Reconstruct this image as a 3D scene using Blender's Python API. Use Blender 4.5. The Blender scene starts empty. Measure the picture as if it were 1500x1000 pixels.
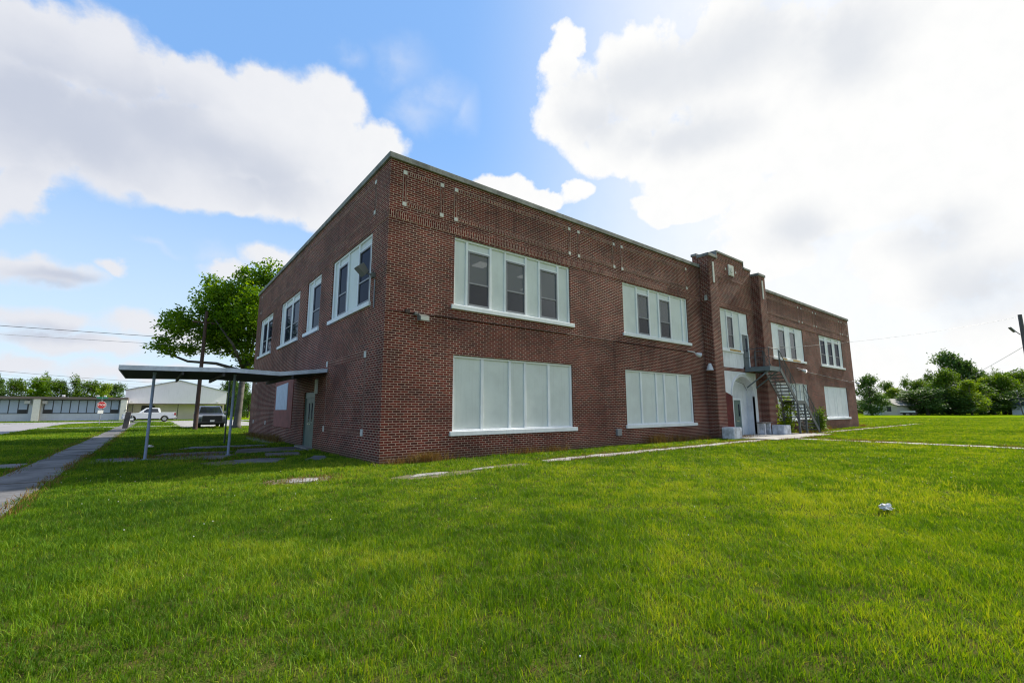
import bpy, bmesh, math, random
import numpy as np
from mathutils import Vector, Matrix
R = math.radians
random.seed(7); rng = np.random.default_rng(11)
S = bpy.context.scene
COL = S.collection

# ------------------------------------------------------------------ camera
CAM = np.array([-5.0913, -12.3953, 1.5])
RT = np.array([0.78468516, -0.61988964, -0.0024563]); UP = np.array([-0.09075642, -0.11880164, 0.98876157]); FW = np.array([0.61321487, 0.7756436, 0.14948085])
cd = bpy.data.cameras.new('camera'); cam = bpy.data.objects.new('camera', cd); COL.objects.link(cam)
m = Matrix.Identity(4)
for i in range(3):
    m[i][0], m[i][1], m[i][2], m[i][3] = RT[i], UP[i], -FW[i], CAM[i]
cam.matrix_world = m
cd.sensor_width = 36; cd.lens = 15.893; cd.clip_end = 3000; cd.clip_start = 0.05
S.camera = cam

# ------------------------------------------------------------------ light and exposure
SUN_AZ, SUN_EL = 92.5, 37.0           # azimuth clockwise from +Y
sl = bpy.data.lights.new('sun', 'SUN'); sl.energy = 5.0; sl.angle = R(3.0); sl.color = (1.0, 0.93, 0.80)
so = bpy.data.objects.new('sun', sl); COL.objects.link(so)
sd = Vector((math.sin(R(SUN_AZ)) * math.cos(R(SUN_EL)), math.cos(R(SUN_AZ)) * math.cos(R(SUN_EL)), math.sin(R(SUN_EL))))
so.rotation_euler = sd.to_track_quat('Z', 'Y').to_euler(); so.location = (30, -30, 40)
S.view_settings.view_transform = 'Standard'; S.view_settings.look = 'None'
S.view_settings.exposure = 0.75; S.view_settings.gamma = 1.0; S.view_settings.use_curve_mapping = False

# ------------------------------------------------------------------ sky with clouds (directions in degrees: azimuth, elevation, half widths)
CL = [(-11.2,30.6,6.2,3.7),(-5.9,30.9,5.5,4.6),(-12.0,24.3,5.5,6.7),(-5.6,24.5,8.4,5.2),(0.9,31.7,5.4,3.5),(0.2,26.5,8.8,5.6),(8.2,33.3,5.7,3.1),(7.9,27.9,9.0,5.6),(13.6,32.6,6.2,4.6),(16.2,28.9,8.0,4.9),(20.3,30.6,4.2,2.8),(11.9,23.8,8.1,3.6),(5.0,23.1,5.8,2.7),(-0.6,23.0,5.6,2.9),(-11.2,18.4,2.3,3.0),(-12.6,16.8,2.2,2.2),
(-8.0,12.2,4.3,1.3),(-10.1,12.0,2.8,1.4),(-3.9,13.3,1.5,1.0),(-8.4,8.1,4.6,1.5),(-1.9,8.3,4.6,1.5),(5.1,14.6,3.8,1.4),(9.5,17.1,3.5,1.3),(-5.6,6.3,6.4,1.2),(2.6,7.8,4.6,1.8),(9.6,16.7,4.1,1.9),(-9.2,4.2,4.8,1.2),(0.1,4.1,8.6,1.2),(37.5,27.4,4.1,1.7),(42.0,26.1,3.7,1.6),(46.6,26.7,3.6,1.4),
(45.7,42.0,3.1,2.0),(44.7,39.5,3.3,2.8),(47.8,35.4,6.4,5.4),(56.9,36.9,10.3,7.0),(52.2,31.1,7.9,3.9),(67.4,35.9,13.2,7.8),(64.5,28.8,13.5,6.1),(81.1,31.3,13.8,10.3),(77.3,22.8,13.6,6.9),(88.0,19.3,7.9,16.0),(70.9,20.3,11.0,4.2),(60.2,23.7,7.9,3.0),(80.5,12.8,10.0,7.0),(87.2,5.6,9.7,6.8),(68.5,16.4,8.1,4.4),(78.1,3.9,7.7,5.3),(110,22,24,20),(-45,18,14,7),(150,30,20,12),(-110,25,25,9)]
GR = [(-11,25.9,9.5,6.0),(-2.2,27.0,9,4.5),(-7.6,24.4,9,5),(4.5,26.6,9,3.6),(9,25,7,4),(56.9,37.6,10.3,3.8),(67.6,37.7,10.3,4.0),(77.6,35.0,7.0,4.3),(50.5,33.8,6.3,2.8),(72.0,18.3,5.0,2.8),(83.7,15.9,4.0,3.0),(85.4,10.6,4.2,3.5),(78.5,32.9,5.1,3.3),(-8.6,10.2,3.3,0.9),(-7.0,11.4,4.0,0.7),(-8.2,6.6,4.2,0.9),(60.7,30.9,8.8,2.7)]
WI = [(23.3,39.4,6.3,3.1),(29.0,36.8,5.6,3.3),(26.3,35.2,5.4,2.7),(16.3,39.5,3.3,1.5),(31.8,35.6,3.7,4.1),(4.9,16.7,4.4,1.4),(-1.0,16.2,3.2,0.8),(50.9,42.7,8.3,2.3),(55.4,40.9,10.6,3.0),(33.8,22.9,9.0,3.2),(47.4,24.3,6.2,3.2),(58,14,14,7),(0,2,14,2.2)]
W = bpy.data.worlds.new('World'); S.world = W; W.use_nodes = True
nt = W.node_tree; nt.nodes.clear()
def nd(t, kind, **kw):
    n = t.nodes.new(kind)
    for k, v in kw.items():
        if k == 'inp':
            for kk, vv in v.items():
                if isinstance(vv, bpy.types.NodeSocket): t.links.new(vv, n.inputs[kk])
                else: n.inputs[kk].default_value = vv
        else: setattr(n, k, v)
    return n
def mth(t, op, a, b=0.0, c=0.0, clamp=False):
    return nd(t, 'ShaderNodeMath', operation=op, use_clamp=clamp, inp={0: a, 1: b, 2: c}).outputs[0]
def sstep(t, v, a, b, lo=0.0, hi=1.0):
    return nd(t, 'ShaderNodeMapRange', interpolation_type='SMOOTHSTEP', inp={'Value': v, 'From Min': a, 'From Max': b, 'To Min': lo, 'To Max': hi}).outputs[0]
def mixc(t, f, a, b, bt='MIX'):
    n = t.nodes.new('ShaderNodeMix'); n.data_type = 'RGBA'; n.blend_type = bt
    for i, v in ((0, f), (6, a), (7, b)):
        if isinstance(v, bpy.types.NodeSocket): t.links.new(v, n.inputs[i])
        else: n.inputs[i].default_value = v
    return n.outputs[2]
def sky():
    t = nt
    geo = nd(t, 'ShaderNodeTexCoord').outputs['Generated']
    sk = nd(t, 'ShaderNodeTexSky', sky_type='NISHITA', sun_disc=False, sun_elevation=R(SUN_EL), sun_rotation=R(SUN_AZ), altitude=0, air_density=1.0, dust_density=0.9, ozone_density=2.2)
    sep = nd(t, 'ShaderNodeSeparateXYZ', inp={0: geo})
    az = mth(t, 'MULTIPLY', mth(t, 'ARCTAN2', sep.outputs[0], sep.outputs[1]), 57.29578)
    el = mth(t, 'MULTIPLY', mth(t, 'ARCSINE', sep.outputs[2]), 57.29578)
    P0 = nd(t, 'ShaderNodeCombineXYZ', inp={0: az, 1: el}).outputs[0]
    def warp(P, scale, amp, det):
        n = nd(t, 'ShaderNodeTexNoise', inp={'Vector': geo, 'Scale': scale, 'Detail': det, 'Roughness': 0.55})
        v = nd(t, 'ShaderNodeVectorMath', operation='SUBTRACT', inp={0: n.outputs['Color'], 1: (0.5, 0.5, 0.5)}).outputs[0]
        v = nd(t, 'ShaderNodeVectorMath', operation='MULTIPLY', inp={0: v, 1: (amp, amp * 0.7, 0)}).outputs[0]
        return nd(t, 'ShaderNodeVectorMath', operation='ADD', inp={0: P, 1: v}).outputs[0]
    P = warp(P0, 7.0, 5.0, 2.0)
    P = warp(P, 24.0, 3.2, 6.0)
    def field(P, blobs, k=0.12):
        out = None
        for (a, e, ra, re) in blobs:
            v = nd(t, 'ShaderNodeVectorMath', operation='SUBTRACT', inp={0: P, 1: (a, e, 0)}).outputs[0]
            v = nd(t, 'ShaderNodeVectorMath', operation='MULTIPLY', inp={0: v, 1: (1 / ra, 1 / re, 0)}).outputs[0]
            l = nd(t, 'ShaderNodeVectorMath', operation='LENGTH', inp={0: v}).outputs['Value']
            f = mth(t, 'SUBTRACT', 1.0, l)
            out = f if out is None else mth(t, 'SMOOTH_MAX', out, f, k)
        return out
    fc = field(P, CL); fg = field(warp(P0, 5.0, 7.0, 5.0), GR, 0.5); fw = field(warp(P0, 9.0, 9.0, 6.0), WI)
    fine = nd(t, 'ShaderNodeTexNoise', inp={'Vector': geo, 'Scale': 30.0, 'Detail': 9.0, 'Roughness': 0.6}).outputs[0]
    soft = nd(t, 'ShaderNodeTexNoise', inp={'Vector': geo, 'Scale': 9.0, 'Detail': 6.0, 'Roughness': 0.6}).outputs[0]
    d = mth(t, 'ADD', mth(t, 'ADD', fc, 0.03), mth(t, 'MULTIPLY', mth(t, 'SUBTRACT', fine, 0.5), 0.28))
    edge = nd(t, 'ShaderNodeMath', operation='ADD', inp={0: sstep(t, el, 10, 24, 0.60, 0.26), 1: sstep(t, soft, 0.45, 0.70, 0.0, 0.35)}).outputs[0]
    alpha = nd(t, 'ShaderNodeMapRange', interpolation_type='SMOOTHSTEP', inp={'Value': d, 'From Min': -0.02, 'From Max': edge}).outputs[0]
    dw = mth(t, 'ADD', fw, mth(t, 'MULTIPLY', mth(t, 'SUBTRACT', soft, 0.5), 1.3))
    wa = sstep(t, dw, 0.0, 1.6, 0.0, 0.42)
    hz = sstep(t, el, 40, -1, 0.68, 0.9)                 # blue emission added to brighten the whole sky, strongest near the horizon
    hc = mixc(t, sstep(t, el, 2, 34), (0.68, 0.85, 1.0, 1), (0.24, 0.51, 1.0, 1))
    veil = sstep(t, az, 30, 70, 0.0, 0.88)                # thin bright cloud towards the sun
    alpha = mth(t, 'MAXIMUM', alpha, mth(t, 'MAXIMUM', wa, veil))
    g = sstep(t, mth(t, 'ADD', fg, mth(t, 'MULTIPLY', mth(t, 'SUBTRACT', soft, 0.5), 0.9)), -0.45, 0.95)
    g = mth(t, 'MULTIPLY', g, sstep(t, d, 0.05, 0.60))
    side = sstep(t, az, -15, 50, 0.0, 1.0)
    white = mixc(t, side, (0.80, 0.82, 0.88, 1), (1.0, 1.0, 0.99, 1))
    grey = mixc(t, side, (0.55, 0.60, 0.72, 1), (0.76, 0.79, 0.84, 1))
    cc = mixc(t, mth(t, 'MULTIPLY', g, 0.9), white, grey)
    cc = mixc(t, sstep(t, fine, 0.35, 0.7, 0.0, 0.07), cc, (0.62, 0.67, 0.76, 1))
    b1 = nd(t, 'ShaderNodeBackground', inp={'Color': sk.outputs[0], 'Strength': 0.13})
    bh = nd(t, 'ShaderNodeBackground', inp={'Color': hc, 'Strength': 0.62})
    b2 = nd(t, 'ShaderNodeBackground', inp={'Color': cc, 'Strength': 0.6})
    mh = nd(t, 'ShaderNodeMixShader', inp={0: hz, 1: b1.outputs[0], 2: bh.outputs[0]})
    mx = nd(t, 'ShaderNodeMixShader', inp={0: alpha, 1: mh.outputs[0], 2: b2.outputs[0]})
    nd(t, 'ShaderNodeOutputWorld', inp={0: mx.outputs[0]})
sky()
W.cycles.sampling_method = 'MANUAL'; W.cycles.sample_map_resolution = 1024
S.cycles.use_denoising = True; S.cycles.denoiser = 'OPENIMAGEDENOISE'; S.cycles.denoising_input_passes = 'RGB_ALBEDO_NORMAL'; S.cycles.denoising_prefilter = 'ACCURATE'; S.cycles.pixel_filter_type = 'BLACKMAN_HARRIS'; S.cycles.filter_width = 1.15
S.cycles.max_bounces = 6; S.cycles.diffuse_bounces = 3; S.cycles.glossy_bounces = 3; S.cycles.transparent_max_bounces = 12; S.cycles.transmission_bounces = 4

# ------------------------------------------------------------------ materials
def mat(name, color=(0.5, 0.5, 0.5), rough=0.7, metal=0.0, var=0.0, scale=3.0, var2=None, bump=0.0, bscale=40.0, spec=0.5, streak=0.0, coat=0.0):
    M = bpy.data.materials.new(name); M.use_nodes = True; t = M.node_tree; b = t.nodes['Principled BSDF']
    b.inputs['Roughness'].default_value = rough; b.inputs['Metallic'].default_value = metal
    b.inputs['Specular IOR Level'].default_value = spec; b.inputs['Coat Weight'].default_value = coat
    c = (*color, 1)
    pos = nd(t, 'ShaderNodeNewGeometry').outputs['Position']
    if var > 0 or streak > 0:
        n = nd(t, 'ShaderNodeTexNoise', inp={'Vector': pos, 'Scale': scale, 'Detail': 6.0, 'Roughness': 0.65}).outputs[0]
        f = sstep(t, n, 0.35, 0.7)
        c2 = (*(var2 if var2 else tuple(x * (1 - var) for x in color)), 1)
        cs = mixc(t, f, c, c2)
        if streak > 0:
            mp = nd(t, 'ShaderNodeMapping', inp={'Vector': pos, 'Scale': (9, 9, 0.5)}).outputs[0]
            n2 = nd(t, 'ShaderNodeTexNoise', inp={'Vector': mp, 'Scale': 1.5, 'Detail': 4.0}).outputs[0]
            cs = mixc(t, sstep(t, n2, 0.5, 0.75, 0, streak), cs, tuple(x * 0.45 for x in color) + (1,))
        t.links.new(cs, b.inputs['Base Color'])
    else: b.inputs['Base Color'].default_value = c
    if bump > 0:
        n3 = nd(t, 'ShaderNodeTexNoise', inp={'Vector': pos, 'Scale': bscale, 'Detail': 5.0}).outputs[0]
        bp = nd(t, 'ShaderNodeBump', inp={'Strength': bump, 'Distance': 0.02, 'Height': n3})
        t.links.new(bp.outputs[0], b.inputs['Normal'])
    return M
def brick_mat(name, soldier=False, bw=0.232, rh=0.0712, red=False, mortar=(0.60, 0.44, 0.345)):
    M = bpy.data.materials.new(name); M.use_nodes = True; t = M.node_tree; b = t.nodes['Principled BSDF']
    uv = nd(t, 'ShaderNodeUVMap', uv_map='UVMap').outputs[0]
    if soldier:
        uv = nd(t, 'ShaderNodeVectorRotate', rotation_type='Z_AXIS', inp={'Vector': uv, 'Angle': R(90)}).outputs[0]
    w = nd(t, 'ShaderNodeTexNoise', inp={'Vector': uv, 'Scale': 9.0, 'Detail': 2.0})
    wv = nd(t, 'ShaderNodeVectorMath', operation='SUBTRACT', inp={0: w.outputs['Color'], 1: (0.5, 0.5, 0.5)}).outputs[0]
    wv = nd(t, 'ShaderNodeVectorMath', operation='SCALE', inp={0: wv, 3: 0.008}).outputs[0]
    p = nd(t, 'ShaderNodeVectorMath', operation='ADD', inp={0: uv, 1: wv}).outputs[0]
    c1, c2 = ((0.160, 0.022, 0.013, 1), (0.046, 0.009, 0.007, 1)) if not red else ((0.17, 0.035, 0.03, 1), (0.11, 0.025, 0.025, 1))
    bt = nd(t, 'ShaderNodeTexBrick', offset=0.5, offset_frequency=2, squash=1.0, inp={'Vector': p, 'Color1': c1, 'Color2': c2, 'Mortar': (*mortar, 1), 'Scale': 1.0, 'Mortar Size': 0.0082, 'Mortar Smooth': 0.25, 'Bias': -0.1, 'Brick Width': bw, 'Row Height': rh})
    big = nd(t, 'ShaderNodeTexNoise', inp={'Vector': uv, 'Scale': 0.55, 'Detail': 5.0, 'Roughness': 0.6}).outputs[0]
    fine = nd(t, 'ShaderNodeTexNoise', inp={'Vector': uv, 'Scale': 6.0, 'Detail': 6.0, 'Roughness': 0.7}).outputs[0]
    mp = nd(t, 'ShaderNodeMapping', inp={'Vector': uv, 'Scale': (2.6, 0.16, 1)}).outputs[0]
    st = nd(t, 'ShaderNodeTexNoise', inp={'Vector': mp, 'Scale': 1.0, 'Detail': 5.0}).outputs[0]
    c = mixc(t, sstep(t, big, 0.35, 0.7, 0.0, 0.5), bt.outputs[0], (0.030, 0.013, 0.012, 1))
    c = mixc(t, sstep(t, fine, 0.45, 0.75, 0.0, 0.32), c, (0.026, 0.014, 0.013, 1))
    c = mixc(t, sstep(t, st, 0.55, 0.75, 0.0, 0.35), c, (0.022, 0.014, 0.014, 1))
    eff = nd(t, 'ShaderNodeTexNoise', inp={'Vector': uv, 'Scale': 0.9, 'Detail': 8.0, 'Roughness': 0.75}).outputs[0]
    c = mixc(t, sstep(t, eff, 0.60, 0.78, 0.0, 0.28), c, (0.30, 0.24, 0.21, 1))      # lime bloom
    rep_ = nd(t, 'ShaderNodeTexVoronoi', inp={'Vector': uv, 'Scale': 0.33}).outputs['Color']
    rv = nd(t, 'ShaderNodeSeparateColor', inp={0: rep_}).outputs[0]
    c = mixc(t, sstep(t, rv, 0.55, 1.0, 0.0, 0.16), c, (0.09, 0.022, 0.016, 1))       # repointed areas
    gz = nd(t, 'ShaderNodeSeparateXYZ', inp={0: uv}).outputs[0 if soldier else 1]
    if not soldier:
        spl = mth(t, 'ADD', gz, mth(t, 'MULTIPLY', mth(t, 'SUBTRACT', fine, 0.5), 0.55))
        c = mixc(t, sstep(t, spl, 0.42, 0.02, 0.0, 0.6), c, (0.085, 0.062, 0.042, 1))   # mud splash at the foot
    t.links.new(c, b.inputs['Base Color']); b.inputs['Roughness'].default_value = 0.85; b.inputs['Specular IOR Level'].default_value = 0.15
    h = mth(t, 'SUBTRACT', mth(t, 'MULTIPLY', fine, 0.35), bt.outputs['Fac'])
    bp = nd(t, 'ShaderNodeBump', inp={'Strength': 0.7, 'Distance': 0.008, 'Height': h})
    t.links.new(bp.outputs[0], b.inputs['Normal'])
    return M
def glass_mat(name, tint=(0.02, 0.024, 0.03), trans=0.0, ior=1.5):
    M = bpy.data.materials.new(name); M.use_nodes = True; t = M.node_tree; t.nodes.clear()
    pos = nd(t, 'ShaderNodeNewGeometry').outputs['Position']
    n = nd(t, 'ShaderNodeTexNoise', inp={'Vector': pos, 'Scale': 1.3, 'Detail': 2.0}).outputs[0]
    bp = nd(t, 'ShaderNodeBump', inp={'Strength': 0.08, 'Distance': 0.05, 'Height': n}).outputs[0]
    g = nd(t, 'ShaderNodeBsdfGlossy', inp={'Color': (0.9, 0.93, 0.97, 1), 'Roughness': 0.03, 'Normal': bp})
    d = nd(t, 'ShaderNodeBsdfDiffuse', inp={'Color': (*tint, 1)})
    tr = nd(t, 'ShaderNodeBsdfTransparent', inp={'Color': (0.75, 0.77, 0.78, 1)})
    base = nd(t, 'ShaderNodeMixShader', inp={0: trans, 1: d.outputs[0], 2: tr.outputs[0]})
    fr = nd(t, 'ShaderNodeFresnel', inp={'IOR': ior, 'Normal': bp}).outputs[0]
    mx = nd(t, 'ShaderNodeMixShader', inp={0: fr, 1: base.outputs[0], 2: g.outputs[0]})
    nd(t, 'ShaderNodeOutputMaterial', inp={0: mx.outputs[0]})
    return M
def emis(name, color, s):
    M = bpy.data.materials.new(name); M.use_nodes = True; b = M.node_tree.nodes['Principled BSDF']
    b.inputs['Base Color'].default_value = (*color, 1); b.inputs['Emission Color'].default_value = (*color, 1); b.inputs['Emission Strength'].default_value = s
    return M
BRICK = brick_mat('brick'); SOLD = brick_mat('soldier_brick', True); REDB = brick_mat('painted_red_brick', red=True, mortar=(0.13, 0.05, 0.045))
LIME = mat('limestone', (0.24, 0.24, 0.225), 0.85, var=0.5, scale=2.0, bump=0.2, streak=0.5)
STONE = mat('pale_stone', (0.58, 0.57, 0.53), 0.8, var=0.25, scale=9)
WHITE = mat('white_paint', (0.72, 0.75, 0.77), 0.55, var=0.12, scale=1.2, streak=0.18)
WWALL = mat('white_wall_paint', (0.68, 0.70, 0.73), 0.75, var=0.2, scale=0.9, streak=0.4, bump=0.1)
PANEL = mat('panel_paint', (0.60, 0.645, 0.625), 0.5, var=0.14, scale=0.7, streak=0.12, bump=0.12, bscale=2.5)
SASH = mat('aluminium_sash', (0.20, 0.21, 0.23), 0.45, var=0.15, scale=5)
GLASS = glass_mat('window_glass', (0.05, 0.054, 0.06), 0.75, 1.35); UGLASS = glass_mat('grey_window_glass', (0.19, 0.19, 0.195), 0.4, 1.35); DGLASS = glass_mat('screened_glass', (0.013, 0.016, 0.032), 0.0, 1.09); FGLASS = glass_mat('far_glass', (0.05, 0.06, 0.08), 0.0)  # upper panes carry a lighter grey diffuse tint
RUST = mat('rusty_sill', (0.55, 0.33, 0.08), 0.8, var=0.6, scale=8)
GDOOR = mat('green_door_paint', (0.095, 0.150, 0.135), 0.45, var=0.25, scale=4)
BROWN = mat('brown_board', (0.26, 0.085, 0.068), 0.8, var=0.3, scale=2)
BOARD = mat('pale_board', (0.50, 0.56, 0.64), 0.7, var=0.15, scale=3)
CONC = mat('concrete', (0.34, 0.33, 0.31), 0.9, var=0.5, scale=1.6, bump=0.35, bscale=30)
CONCD = mat('dark_concrete', (0.15, 0.146, 0.148), 0.9, var=0.7, scale=0.9, streak=0.0, bump=0.35, bscale=30)
ASPH = mat('worn_asphalt', (0.27, 0.26, 0.27), 0.9, var=0.3, scale=0.8, bump=0.3)
CBLOCK = mat('whitewashed_concrete', (0.74, 0.75, 0.79), 0.85, var=0.5, scale=3, streak=0.5, bump=0.3)
STEEL = mat('grey_steel', (0.10, 0.11, 0.115), 0.55, var=0.35, scale=4)
STEELP = mat('painted_steel_beam', (0.13, 0.165, 0.18), 0.55, var=0.3, scale=3)
TREADM = mat('galvanised_tread', (0.17, 0.17, 0.17), 0.6, var=0.4, scale=6)
POSTB = mat('blue_grey_paint', (0.20, 0.26, 0.38), 0.5, var=0.25, scale=5)
FASC = mat('canopy_fascia_paint', (0.64, 0.69, 0.79), 0.5, var=0.3, scale=3)
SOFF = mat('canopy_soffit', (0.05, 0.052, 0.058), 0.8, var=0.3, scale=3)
DARK = mat('dark_metal', (0.03, 0.03, 0.032), 0.6)
LAMPG = mat('lamp_housing', (0.12, 0.12, 0.11), 0.5); LENS = mat('lamp_lens', (0.45, 0.45, 0.40), 0.2)
WHITEMETAL = mat('white_enamel', (0.6, 0.6, 0.62), 0.4)
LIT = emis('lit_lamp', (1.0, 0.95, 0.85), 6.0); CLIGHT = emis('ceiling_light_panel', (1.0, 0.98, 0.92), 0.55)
CEIL = mat('ceiling_tile', (0.62, 0.60, 0.58), 0.9, var=0.1); ROOMW = mat('room_wall', (0.55, 0.53, 0.50), 0.9)
WOOD = mat('weathered_wood', (0.20, 0.17, 0.15), 0.85, var=0.4, scale=6)
POLE = mat('pole_wood', (0.075, 0.042, 0.034), 0.85, var=0.4, scale=5, streak=0.4)
POLEG = mat('grey_pole_wood', (0.11, 0.10, 0.10), 0.85, var=0.3, scale=5, streak=0.4)
WIREM = mat('wire', (0.035, 0.035, 0.04), 0.6); SWIRE = mat('pale_wire', (0.30, 0.30, 0.31), 0.6)
BARK = mat('pale_bark', (0.105, 0.097, 0.088), 0.9, var=0.55, scale=2.5, bump=0.5, bscale=9); BARKD = mat('dark_bark', (0.07, 0.055, 0.045), 0.9, var=0.4, scale=3)
CREAM = mat('cream_wall', (0.60, 0.55, 0.46), 0.85, var=0.1, scale=0.6); PALEW = mat('pale_stucco', (0.62, 0.66, 0.73), 0.85, var=0.12, scale=0.5, streak=0.12)
METALW = mat('white_metal_cladding', (0.84, 0.80, 0.86), 0.6, var=0.05, scale=0.5, streak=0.15); TRIM = mat('brown_roof_edge', (0.16, 0.13, 0.11), 0.8)
BLIND = mat('blind_panel', (0.42, 0.51, 0.66), 0.5, var=0.1, scale=0.4)
ROOFG = mat('grey_shingle', (0.20, 0.195, 0.18), 0.9, var=0.2, scale=4); NAVY = mat('dark_blue_siding', (0.05, 0.06, 0.11), 0.8)
CARW = mat('white_car_paint', (0.72, 0.73, 0.75), 0.3, coat=0.6); CARG = mat('grey_car_paint', (0.10, 0.115, 0.155), 0.28, metal=0.3, coat=0.7)
CHROME = mat('chrome', (0.6, 0.6, 0.62), 0.2, metal=0.9); TYRE = mat('tyre_rubber', (0.018, 0.018, 0.018), 0.9); CARGL = mat('car_glass', (0.012, 0.015, 0.02), 0.08, spec=0.8)
REDL = mat('tail_light_red', (0.35, 0.02, 0.02), 0.3); HEADL = mat('headlight_glass', (0.55, 0.57, 0.6), 0.15); GRILL = mat('black_grille', (0.012, 0.012, 0.013), 0.5)
REDS = mat('stop_sign_red', (0.42, 0.012, 0.02), 0.5); WHT = mat('sign_white', (0.78, 0.78, 0.78), 0.5); GREENS = mat('street_sign_green', (0.01, 0.14, 0.09), 0.5)
PAPER = mat('crumpled_paper', (0.72, 0.69, 0.66), 0.8, var=0.15, scale=30); FLOWER = mat('clover_flower', (0.7, 0.7, 0.66), 0.8)

def leaf_mat(name, a, b, c, tr=0.35):
    M = bpy.data.materials.new(name); M.use_nodes = True; t = M.node_tree; t.nodes.clear()
    at = nd(t, 'ShaderNodeAttribute', attribute_name='shade').outputs['Fac']
    r = nd(t, 'ShaderNodeValToRGB', inp={0: at}); e = r.color_ramp.elements
    e[0].color = (*a, 1); e[1].color = (*c, 1); k = e.new(0.5); k.color = (*b, 1)
    d = nd(t, 'ShaderNodeBsdfPrincipled', inp={'Base Color': r.outputs[0], 'Roughness': 0.6, 'Specular IOR Level': 0.2})
    h = nd(t, 'ShaderNodeHueSaturation', inp={'Hue': 0.485, 'Saturation': 1.1, 'Value': 1.25, 'Color': r.outputs[0]}).outputs[0]
    tl = nd(t, 'ShaderNodeBsdfTranslucent', inp={'Color': h})
    mx = nd(t, 'ShaderNodeMixShader', inp={0: tr, 1: d.outputs[0], 2: tl.outputs[0]})
    nd(t, 'ShaderNodeOutputMaterial', inp={0: mx.outputs[0]})
    return M
LEAF = leaf_mat('broad_leaf', (0.045, 0.118, 0.008), (0.100, 0.208, 0.010), (0.19, 0.29, 0.016), 0.48)
LEAFD = leaf_mat('dark_leaf', (0.032, 0.080, 0.018), (0.058, 0.120, 0.022), (0.095, 0.165, 0.028), 0.4)
LEAFM = leaf_mat('mid_leaf', (0.045, 0.100, 0.010), (0.085, 0.160, 0.014), (0.135, 0.215, 0.020), 0.4)
LEAFL = leaf_mat('light_leaf', (0.085, 0.160, 0.014), (0.150, 0.240, 0.018), (0.230, 0.310, 0.030), 0.45)
GRASSM = leaf_mat('grass_blade', (0.034, 0.096, 0.003), (0.108, 0.226, 0.004), (0.30, 0.35, 0.034), 0.40)
DRY = leaf_mat('dry_weed', (0.10, 0.055, 0.018), (0.17, 0.10, 0.03), (0.20, 0.17, 0.04), 0.3)
def lawn_mat():
    M = bpy.data.materials.new('lawn'); M.use_nodes = True; t = M.node_tree; b = t.nodes['Principled BSDF']
    pos = nd(t, 'ShaderNodeNewGeometry').outputs['Position']
    def ns(s, dt=5.0, r=0.6, P=pos): return nd(t, 'ShaderNodeTexNoise', inp={'Vector': P, 'Scale': s, 'Detail': dt, 'Roughness': r}).outputs[0]
    c = mixc(t, sstep(t, ns(0.10), 0.36, 0.66), (0.105, 0.195, 0.004, 1), (0.210, 0.265, 0.008, 1))
    c = mixc(t, sstep(t, ns(1.1), 0.4, 0.75, 0, 0.45), c, (0.085, 0.140, 0.007, 1))
    c = mixc(t, sstep(t, ns(9.0, 6.0, 0.75), 0.45, 0.72, 0, 0.5), c, (0.060, 0.095, 0.008, 1))
    c = mixc(t, sstep(t, ns(0.42, 6.0, 0.7), 0.60, 0.76, 0, 0.55), c, (0.20, 0.155, 0.035, 1))
    t.links.new(c, b.inputs['Base Color']); b.inputs['Roughness'].default_value = 1.0; b.inputs['Specular IOR Level'].default_value = 0.0
    bp = nd(t, 'ShaderNodeBump', inp={'Strength': 0.9, 'Distance': 0.06, 'Height': ns(14.0, 8.0, 0.8)})
    t.links.new(bp.outputs[0], b.inputs['Normal'])
    return M
LAWN = lawn_mat()
SOIL = mat('bare_soil', (0.13, 0.095, 0.06), 0.95, var=0.5, scale=4, var2=(0.10, 0.11, 0.03), bump=0.5)

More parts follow.
